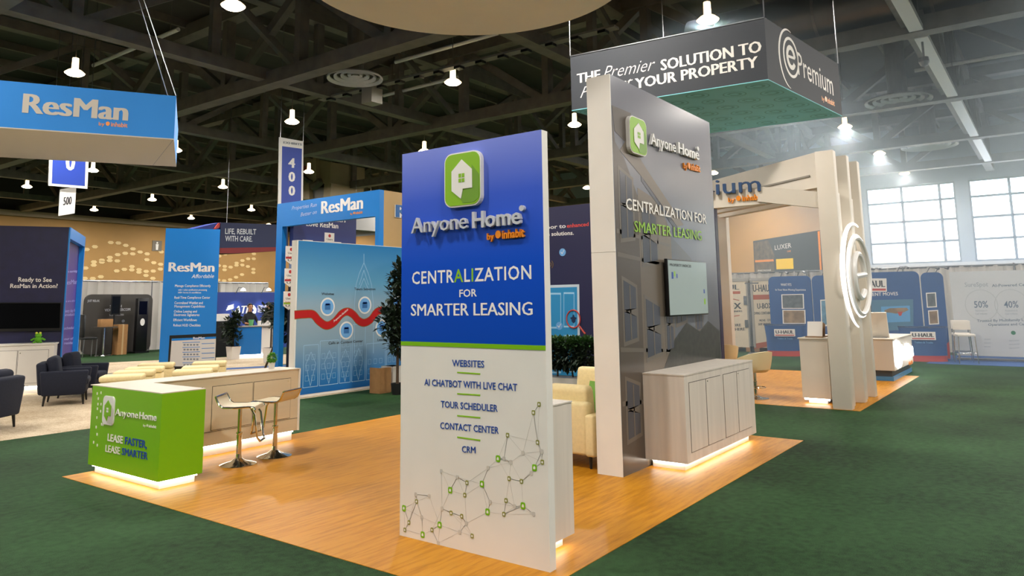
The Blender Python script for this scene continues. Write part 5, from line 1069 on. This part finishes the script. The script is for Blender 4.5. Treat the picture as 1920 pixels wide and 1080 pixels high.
mf = pxplate('map_frame', fV, [(1612, 563), (1712, 561), (1713, 618), (1614, 622)], mat('frame_teal', '4C7894', .4), p_c, .01); pxplate('map_photo', fV, [(1616, 570), (1634, 570), (1636, 617), (1618, 618)], GLASSP, mf, .002, .01); pxplate('map_field', fV, [(1652, 575), (1706, 573), (1707, 603), (1654, 605)], mat('map_blue', '5C9CCC', .4), mf, .002, .01)
pxplate('map_land', fV, [(1658, 582), (1668, 578), (1700, 577), (1704, 581), (1694, 586), (1680, 588), (1668, 586), (1660, 586)], GLASSQ, mf, .002, .0125); pxplate('map_pin', fV, [(1683, 585), (1693, 584), (1690, 592), (1686, 592)], URED, mf, .002, .015)
p_d = upanel('narrow blue fabric panel at the white statistics backdrop', [(1725, 512), (1767, 510)], (24.5, 2.9, 0)); pxplate('photo_frame', fV, [(1736, 549), (1755, 548), (1757, 576), (1738, 577)], PAPER, p_d, .01); pxplate('photo_frame', fV, [(1740, 582), (1759, 581), (1761, 608), (1742, 609)], PAPER, p_d, .01)
pxplate('photograph', fV, [(1738, 551), (1753, 550), (1755, 574), (1740, 575)], GLASSP, p_d, .002, .01); pxplate('photograph', fV, [(1742, 584), (1757, 583), (1759, 606), (1744, 607)], GLASSQ, p_d, .002, .01)
# curved blue podiums
def podium(label, pxc, y0px, wpx, z_off=0.):
    c_ = onZ(*pxc); d = (Vector((CP[0], CP[1], 0))-c_); d.z = 0; d.normalize(); uR = Vector((-d.y, d.x, 0)); rW = wpx/2/1376*(c_-Vector((CP[0], CP[1], 0))).length
    t = thing('fabric_podium', label, 'podium', tuple(c_), group='blue fabric podiums'); zt = hit(pxc[0], y0px, c_, tuple(d)).z
    def half(r0, r1, z0, z1): 
        bm = NB(); rows = []
        for z, r in ((z0, r0), ((z0+z1)/2, (r0+r1)/2*.97), (z1, r1)):
            rows.append([bm.verts.new(c_-d*.25 + uR*(-math.cos(math.pi*k/14))*r + d*math.sin(math.pi*k/14)*r*.55 + Vector((0, 0, z))) for k in range(15)])
        for A_, B_ in zip(rows, rows[1:]):
            for k in range(14): bm.faces.new((A_[k], A_[k+1], B_[k+1], B_[k]))
            bm.faces.new((A_[14], A_[0], B_[0], B_[14]))
        bm.faces.new(rows[0][::-1]); bm.faces.new(rows[-1]); return bm
    obj('drum', half(rW*.92, rW, .16, zt-.04), UBLUE, t, smooth=True); obj('red_skirt', half(rW*.92, rW*.92, 0, .16), URED, t, smooth=True); obj('top', half(rW*1.04, rW*1.04, zt-.04, zt), mat('podium_top', '24406C', .4), t)
    F = Frame(c_+d*(rW*.55-.25), uR*(-1) if False else uR, d)
    sgn = 1 if uR.dot(Vector((.596, -.803, 0))) > 0 else -1
    F = Frame(c_+d*(rW*.55-.22), uR*sgn, d); b0 = (-.28, .28)
    n_ = plate('name_plate', F, [(-.3, zt-.36), (.3, zt-.36), (.3, zt-.14), (-.3, zt-.14)], PAPER, t, .006); text('U-HAUL', F, (-.26, zt-.28), (.26, zt-.28), .1, INK, n_, .001, .04, px=False, lift=.007); plate('red_rule', F, [(-.27, zt-.34), (.27, zt-.34), (.27, zt-.31), (-.27, zt-.31)], URED, n_, .001, .0065)
    text('Trailers & Trucks', F, (-.22, zt-.45), (.22, zt-.45), .05, SKY1, t, .001, px=False)
podium('blue fabric podium with a red foot before the moving containers', (1474, 668), 608, 66); podium('blue fabric podium with a red foot right of the glowing counter', (1735, 678), 612, 70)
# statistics backdrop
XQ = 24.3; fS = fX(XQ); sb = thing('statistics_backdrop', 'white fabric backdrop printed with percentages at the right edge', 'backdrop', (XQ, 0, 0))
zt = onX(1850, 508, XQ).z; yl_ = onX(1788, 600, XQ).y
FABW = mat('backdrop_white', 'C4C8CA', .7, noise=.02, scale=2); obj('fabric', bx(XQ, XQ+.05, -6, yl_, .12, zt), FABW, sb); obj('foot_bar', bx(XQ-.1, XQ+.2, -6, yl_, .004, .05), STEEL, sb)
for yy in (yl_-.05, -2, -5.9): obj('upright', bx(XQ+.05, XQ+.09, yy-.03, yy+.03, .05, zt), STEEL, sb)
SL = mat('stat_ink', '5C6E84', .5); SL2 = mat('stat_grey', '9AA4AC', .5)
text('SureSpot', fS, (1809, 538), (1853, 537), 8, SL2, sb, .001); text('AI-Powered Centralized Leasing', fS, (1860, 538), (1990, 534), 5, SL, sb, .001)
for x0, x1, s in ((1827, 1853, '50%'), (1883, 1910, '40%')):
    text(s, fS, (x0, 577), (x1, 576.5), 12, SL, sb, .001); u, v = fS.uv((x0+x1)/2, 572); arcstrip(fS, u, v, .38, .42, 0, 359, .02, sb, mat('ring_pale', 'B4BABC', .5), 'ring', .0005, .001); text('Reduction in', fS, (x0+2, 584), (x1-2, 583.5), 3, SL2, sb, .001); text('Call Volume', fS, (x0+2, 590), (x1-2, 589.5), 3, SL2, sb, .001)
text('Trusted By Multifamily Leaders to Elevate', fS, (1832, 604), (1985, 600), 4.5, SL, sb, .001); text('Operations and Capital', fS, (1853, 611), (1935, 609.5), 4.5, SL, sb, .001)
u, v = fS.uv(1900, 624); plate('leaf_mark', fS, circ(u, v, .055, 12), mat('leaf_mark_green', '3C7A5C', .5), sb, .001)
for k in range(3): text('client partner', fS, (1845, 637+k*7), (1858, 637+k*7), 2.5, SL2, sb, .001); text('client partner', fS, (1892, 640+k*7), (1912, 639+k*7), 2.5, SL2, sb, .001)
# white high stools
def hstool(label, x, y, rz):
    t = thing('high_chair', label, 'stool', (x, y, .004), rz, 'white high stools')
    obj('seat', bx(-.21, .21, -.2, .2, .70, .76), mat('stool_white', 'D6D0C6', .5), t, True, bevel=.015); obj('back', bx(-.21, .21, .17, .2, .86, 1.1), MATS['stool_white'], t, True, bevel=.01)
    for sx in (-1, 1):
        obj('back_post', tube(NB(), [(sx*.19, .19, .74), (sx*.19, .2, 1.08)], .012, 6), CHROME, t, True)
        for sy in (-1, 1): obj('leg', tube(NB(), [(sx*.22, sy*.21, 0), (sx*.19, sy*.18, .72)], .012, 6), CHROME, t, True)
        obj('stretcher', tube(NB(), [(sx*.21, -.2, .27), (sx*.21, .2, .27)], .009, 6), CHROME, t, True)
    for sy in (-1, 1): obj('stretcher', tube(NB(), [(-.21, sy*.2, .27), (.21, sy*.2, .27)], .009, 6), CHROME, t, True)
hstool('white high stool with chrome legs, nearer of the two at the statistics backdrop', 23.15, 2.12, math.radians(-70)); hstool('white high stool with chrome legs, farther of the two at the statistics backdrop', 23.75, 2.25, math.radians(-80))
# --- hanging cube sign with a yellow panel
LB = onX(1412, 452, 30); LE = onX(1533, 432, 27.6); uX = Vector((LE.x-LB.x, LE.y-LB.y, 0)).normalized(); nX = Vector((uX.y, -uX.x, 0)); nX = nX if nX.dot(Vector((-.8, -.6, 0))) > 0 else -nX
FX_ = Frame((LB.x, LB.y, 0), uX, nX); lx = thing('dark_cube_sign', 'dark display sign with a yellow panel and sparks photo behind the portal', 'display sign', (LB.x+uX.x*1.7, LB.y+uX.y*1.7, 2.7))
q_ = [FX_.uv(*p) for p in ((1412, 452), (1560, 428), (1560, 512), (1415, 513))]; obj('panel', prism(NB(), FX_, q_, -.3, 0), mat('sign_dark', '2C3238', .4), lx)
pxplate('sparks_photo', FX_, [(1413, 455), (1440, 450), (1452, 478), (1452, 511), (1417, 511)], mat('sparks', '5A4A34', .4, noise=.8, scale=5), lx, .003); pxplate('spark_line', FX_, [(1416, 488), (1450, 486), (1451, 490), (1416, 492)], ORANGE, lx, .003, .003)
pxplate('yellow_panel', FX_, [(1455, 486), (1487, 484), (1488, 504), (1456, 505)], mat('yellow_print', 'F0C800', .4), lx, .004); pxplate('orange_edge', FX_, [(1533, 434), (1537, 433), (1541, 511), (1538, 511)], ORANGE, lx, .004)
text('LUXER', FX_, (1453, 469), (1484, 464), 8.5, PAPER, lx, .001, .0); text('ONE', FX_, (1476, 473), (1483, 472), 3, ORANGE, lx, .001); text('SMART PACKAGE', FX_, (1421, 509), (1446, 508), 3, PAPER, lx, .001, lift=.006)
obj('side_post', bx(LB.x-.05, LB.x+.05, LB.y-.05, LB.y+.05, 0, 2.75), DARKST, lx); e2 = FX_.w(*FX_.uv(1555, 480)); obj('side_post', bx(e2.x-.05, e2.x+.05, e2.y-.05, e2.y+.05, 0, 2.75), DARKST, lx)

# ================================================================== far left intercom booth
YI = 29.0; fI = fY(YI); ib = thing('intercom_backdrop', 'dark grey rounded backdrop with a door entry kiosk graphic at the far left', 'backdrop', tuple(onY(220, 665, YI)))
q_ = [fI.uv(*p) for p in ((160, 552), (283, 551), (281, 664), (160, 664))]; us = [q[0] for q in q_]; obj('panel', prism(NB(), fI, rrect(min(us), max(us), .02, q_[0][1], .25), -.1, 0), mat('charcoal_print', '3C3833', .5), ib)
text('STYLISH', fI, (206, 577), (228, 576.5), 5, GREYL, ib, .001); text('VIDEO INTERCOM', fI, (196, 584), (244, 582.5), 5, GREYL, ib, .001); text('JUST RELAX.', fI, (164, 566), (187, 566), 4, GREYL, ib, .001); text('SMART ACCESS', fI, (205, 592), (232, 591.5), 3, GREYL, ib, .001)
for (x, y) in ((231, 602), (231, 610), (231, 634)): u, v = fI.uv(x, y); plate('icon', fI, circ(u, v, .06, 10), GREYINK, ib, .002)
drape('white_drape_wall', 'white drape wall behind the dark rounded backdrop', YI+.6, 9.5, 21, 2.75, DRW, 'x', .04, .12)
def kiosk(label, px0, px1, ytop, ybase, y=28.4, white=True):
    a = onY(px0, ybase, y); b = onY(px1, ybase, y); zt = onY(px0, ytop, y).z
    t = thing('entry_kiosk', label, 'kiosk', ((a.x+b.x)/2, y, G0)); obj('cabinet', bx(a.x, b.x, y, y+.2, .05, zt), BLACK, t, bevel=.02); obj('base', bx(a.x-.05, b.x+.05, y-.1, y+.3, 0, .05), BLACK, t)
    F = fY(y); m_ = (a.x+b.x)/2; plate('keypad_light', F, circ(m_, zt*.56, .09, 14, .14), PAPER, t, .004); plate('screen', F, [(a.x+.06, zt*.7), (b.x-.06, zt*.7), (b.x-.06, zt-.12), (a.x+.06, zt-.12)], SCREEN, t, .004)
kiosk('tall black entry kiosk right of the intercom lettering', 254, 275, 559, 650)
a = onY(184, 640, 28.2); ht = thing('round_high_table', 'chrome high table with cartons before the dark rounded backdrop', 'table', (a.x+.2, 28.2, G0)); tz = onY(190, 613, 28.2).z
obj('top', lathe(NB(), [(0, tz-.03), (.42, tz-.03), (.42, tz), (0, tz)], 24, (a.x+.2, 28.2, 0)), DARKGAP, ht); obj('pole', tube(NB(), [(a.x+.2, 28.2, .03), (a.x+.2, 28.2, tz)], .035, 10), CHROME, ht); obj('base', lathe(NB(), [(.3, .0), (.28, .03), (.04, .05)], 20, (a.x+.2, 28.2, G0)), CHROME, ht)
solo('small_carton', bx(a.x-.02, a.x+.42, 28.05, 28.3, tz+.001, tz+.28), CARD, 'small brown carton on the chrome high table', 'box', bevel=.006); bb = thing('tall_carton', 'tall brown carton standing right of the chrome high table', 'box', (a.x+.85, 28.3, G0)); obj('body', bx(a.x+.65, a.x+1.0, 28.1, 28.5, 0, 1.1), CARD, bb); obj('tape', bx(a.x+.8, a.x+.86, 28.098, 28.5, 0, 1.103), mat('tape', 'B89A6C', .4), bb)
kp = thing('tablet_stand', 'black tablet on a stand behind the small brown carton', 'tablet', (a.x+.75, 28.7, 0)); obj('pole', tube(NB(), [(a.x+.75, 28.7, 0), (a.x+.75, 28.7, 1.5)], .03, 8), BLACK, kp); obj('tablet', bx(a.x+.6, a.x+.95, 28.66, 28.7, 1.45, 2.2), BLACK, kp); obj('screen', bx(a.x+.63, a.x+.92, 28.655, 28.66, 1.5, 2.15), SCREEN, kp)
lc = thing('bar_chair', 'dark high chair with a curved back left of the chrome high table', 'chair', (a.x-.45, 28.0, G0)); obj('seat', bx(a.x-.7, a.x-.2, 27.8, 28.2, .62, .7), BLACK, lc, bevel=.03); obj('back', bx(a.x-.72, a.x-.64, 27.8, 28.2, .7, 1.5), BLACK, lc, bevel=.03)
for sx in (-.68, -.22):
    for yy in (27.82, 28.18): obj('leg', tube(NB(), [(a.x+sx, yy, 0), (a.x+sx*.95, yy, .63)], .018, 6), STEEL, lc)
# restroom plate on the tan wall
pr = onY(294, 461, HY1-.15); rp = thing('restroom_plate', 'grey restroom plate with a white figure on the tan wall', 'sign', (pr.x, HY1-.17, pr.z-.45)); obj('plate', bx(pr.x-.42, pr.x+.42, HY1-.2, HY1-.152, pr.z-.45, pr.z+.45), mat('plate_grey', '6E665A', .5), rp); fz = fY(HY1-.2)
plate('figure_body', fz, [(pr.x-.09, pr.z-.35), (pr.x+.09, pr.z-.35), (pr.x+.13, pr.z+.15), (pr.x-.13, pr.z+.15)], PAPER, rp, .01); plate('figure_head', fz, circ(pr.x, pr.z+.26, .08, 12), PAPER, rp, .01)

# ================================================================== two people at the small blue counter
def person(label, loc, rz, shirt, pants, skin, hair, arms):
    """standing figure grown as one skin from a skeleton; faces local -y"""
    V = []; E_ = []; RR = []
    def v(p, r, link=None):
        V.append(p); RR.append(r)
        if link is not None: E_.append((link, len(V)-1))
        return len(V)-1
    pel = v((0, 0, .95), (.16, .12)); wst = v((0, 0, 1.1), (.14, .1), pel); ch = v((0, .01, 1.3), (.17, .115), wst); nb = v((0, .02, 1.46), (.08, .07), ch); nk = v((0, 0, 1.54), (.055, .06), nb)
    h1 = v((0, -.02, 1.61), (.07, .085), nk); h2 = v((0, -.015, 1.7), (.078, .1), h1); h3 = v((0, -.01, 1.77), (.06, .075), h2)
    for s, (el, wr) in zip((-1, 1), arms):
        sh = v((s*.17, .02, 1.4), (.065, .065), ch); e = v((s*el[0], el[1], el[2]), (.045, .045), sh); w = v((s*wr[0], wr[1], wr[2]), (.03, .032), e)
        dx = Vector((s*wr[0]-s*el[0], wr[1]-el[1], wr[2]-el[2])).normalized(); p = Vector(V[w])+dx*.09; v(tuple(p), (.038, .02), w)
        hip = v((s*.1, 0, .86), (.095, .1), pel); kn = v((s*.11, -.01, .5), (.062, .065), hip); an = v((s*.11, .01, .09), (.04, .045), kn); v((s*.12, -.14, .04), (.04, .035), an)
    me = bpy.data.meshes.new('sk'); me.from_pydata(V, E_, []); o = bpy.data.objects.new('sk', me); COL.objects.link(o)
    md = o.modifiers.new('s', 'SKIN'); md.use_smooth_shade = True; o.modifiers.new('d', 'SUBSURF').levels = 2
    for d_, r in zip(me.skin_vertices[0].data, RR): d_.radius = r
    me.skin_vertices[0].data[0].use_root = True
    bpy.context.view_layer.update(); ev = o.evaluated_get(bpy.context.evaluated_depsgraph_get()); nm = bpy.data.meshes.new_from_object(ev); bpy.data.objects.remove(o); nm.materials.clear()
    t = thing('person', label, 'person', loc, rz)
    body = link('body', nm, [skin, shirt, pants], t, True)
    wr_ = [Vector((s*w[0], w[1], w[2])) for s, (_, w) in zip((-1, 1), arms)]
    for p in nm.polygons:
        c = p.center; p.use_smooth = True
        hand = min((c-w).length for w in wr_) < .13
        p.material_index = 0 if (c.z > 1.5 or hand) else (1 if c.z > .95 else 2)
    for s, w in zip((-1, 1), wr_):
        e = Vector((s*arms[0 if s < 0 else 1][0][0], arms[0 if s < 0 else 1][0][1], arms[0 if s < 0 else 1][0][2])); d = (w-e).normalized(); x, y, _z = basis(d)
        for k in range(5):
            b0 = w+d*(.1 if k else .04)+x*(.028-.018*k if k else .035); L_ = (.05, .075, .085, .08, .06)[k]; f1 = b0+d*L_*.5+(x*.015 if k == 0 else Vector((0, 0, -.006))); obj('finger' if k else 'thumb', tube(NB(), [b0, f1, f1+d*L_*.4+Vector((0, 0, -.015))], [.01, .009, .007], 6), skin, body, True, True)
    hr = ball((0, .012, 1.725), .098, 16, 1.12, 1.0); bmesh.ops.delete(hr, geom=[q for q in hr.verts if q.co.z < 1.66 or (q.co.y < -.055 and q.co.z < 1.765)], context='VERTS'); bmesh.ops.solidify(hr, geom=hr.faces[:], thickness=.012); obj('hair', hr, hair, body, True, True)
    obj('nose', tube(NB(), [(0, -.1, 1.70), (0, -.125, 1.66)], [.008, .014], 6), skin, body, True, True); obj('mouth', ball((0, -.098, 1.625), .018, 8, .3, .35), mat('lip', '8A4A40', .5), body, True, True)
    for s in (-1, 1): obj('eye', ball((s*.032, -.098, 1.70), .011, 8, .5), BLACK, body, True, True); obj('ear', ball((s*.086, .0, 1.685), .025, 8, .6, 1.2), skin, body, True, True)
    for s in (-1, 1): obj('shoe', ball((s*.12, -.09, .04), .06, 12, 2.1, .7), BLACK, body, True, True)
    obj('collar', tube(NB(), [(.075*math.cos(a_), .01+.07*math.sin(a_), 1.49) for a_ in [2*math.pi*k/16 for k in range(16)]], .014, 6, True), shirt, body, True, True)
SKIN1 = mat('skin_tone', 'A87450', .6); HAIRB = mat('black_hair', '100C0A', .6)
q_ = onY(469, 580, 23.3); person('person in a black shirt reaching over the small blue counter', (q_.x, 23.3, G0), math.radians(-10), mat('black_shirt', '0E1014', .8), mat('dark_trousers', '14161C', .8), SKIN1, HAIRB, [((.26, -.02, 1.14), (.16, -.24, 1.1)), ((.27, -.05, 1.14), (.2, -.3, 1.12))])
q_ = onY(505, 580, 23.3); person('person in a grey jacket standing beside the blue arch post', (q_.x, 23.3, G0), math.radians(-25), mat('grey_jacket', '3A3C44', .8), mat('dark_trousers2', '1A1C22', .8), mat('skin_tone_two', 'B88A68', .6), HAIRB, [((.27, 0, 1.13), (.22, -.2, 1.0)), ((.27, 0, 1.13), (.25, -.16, .95))])
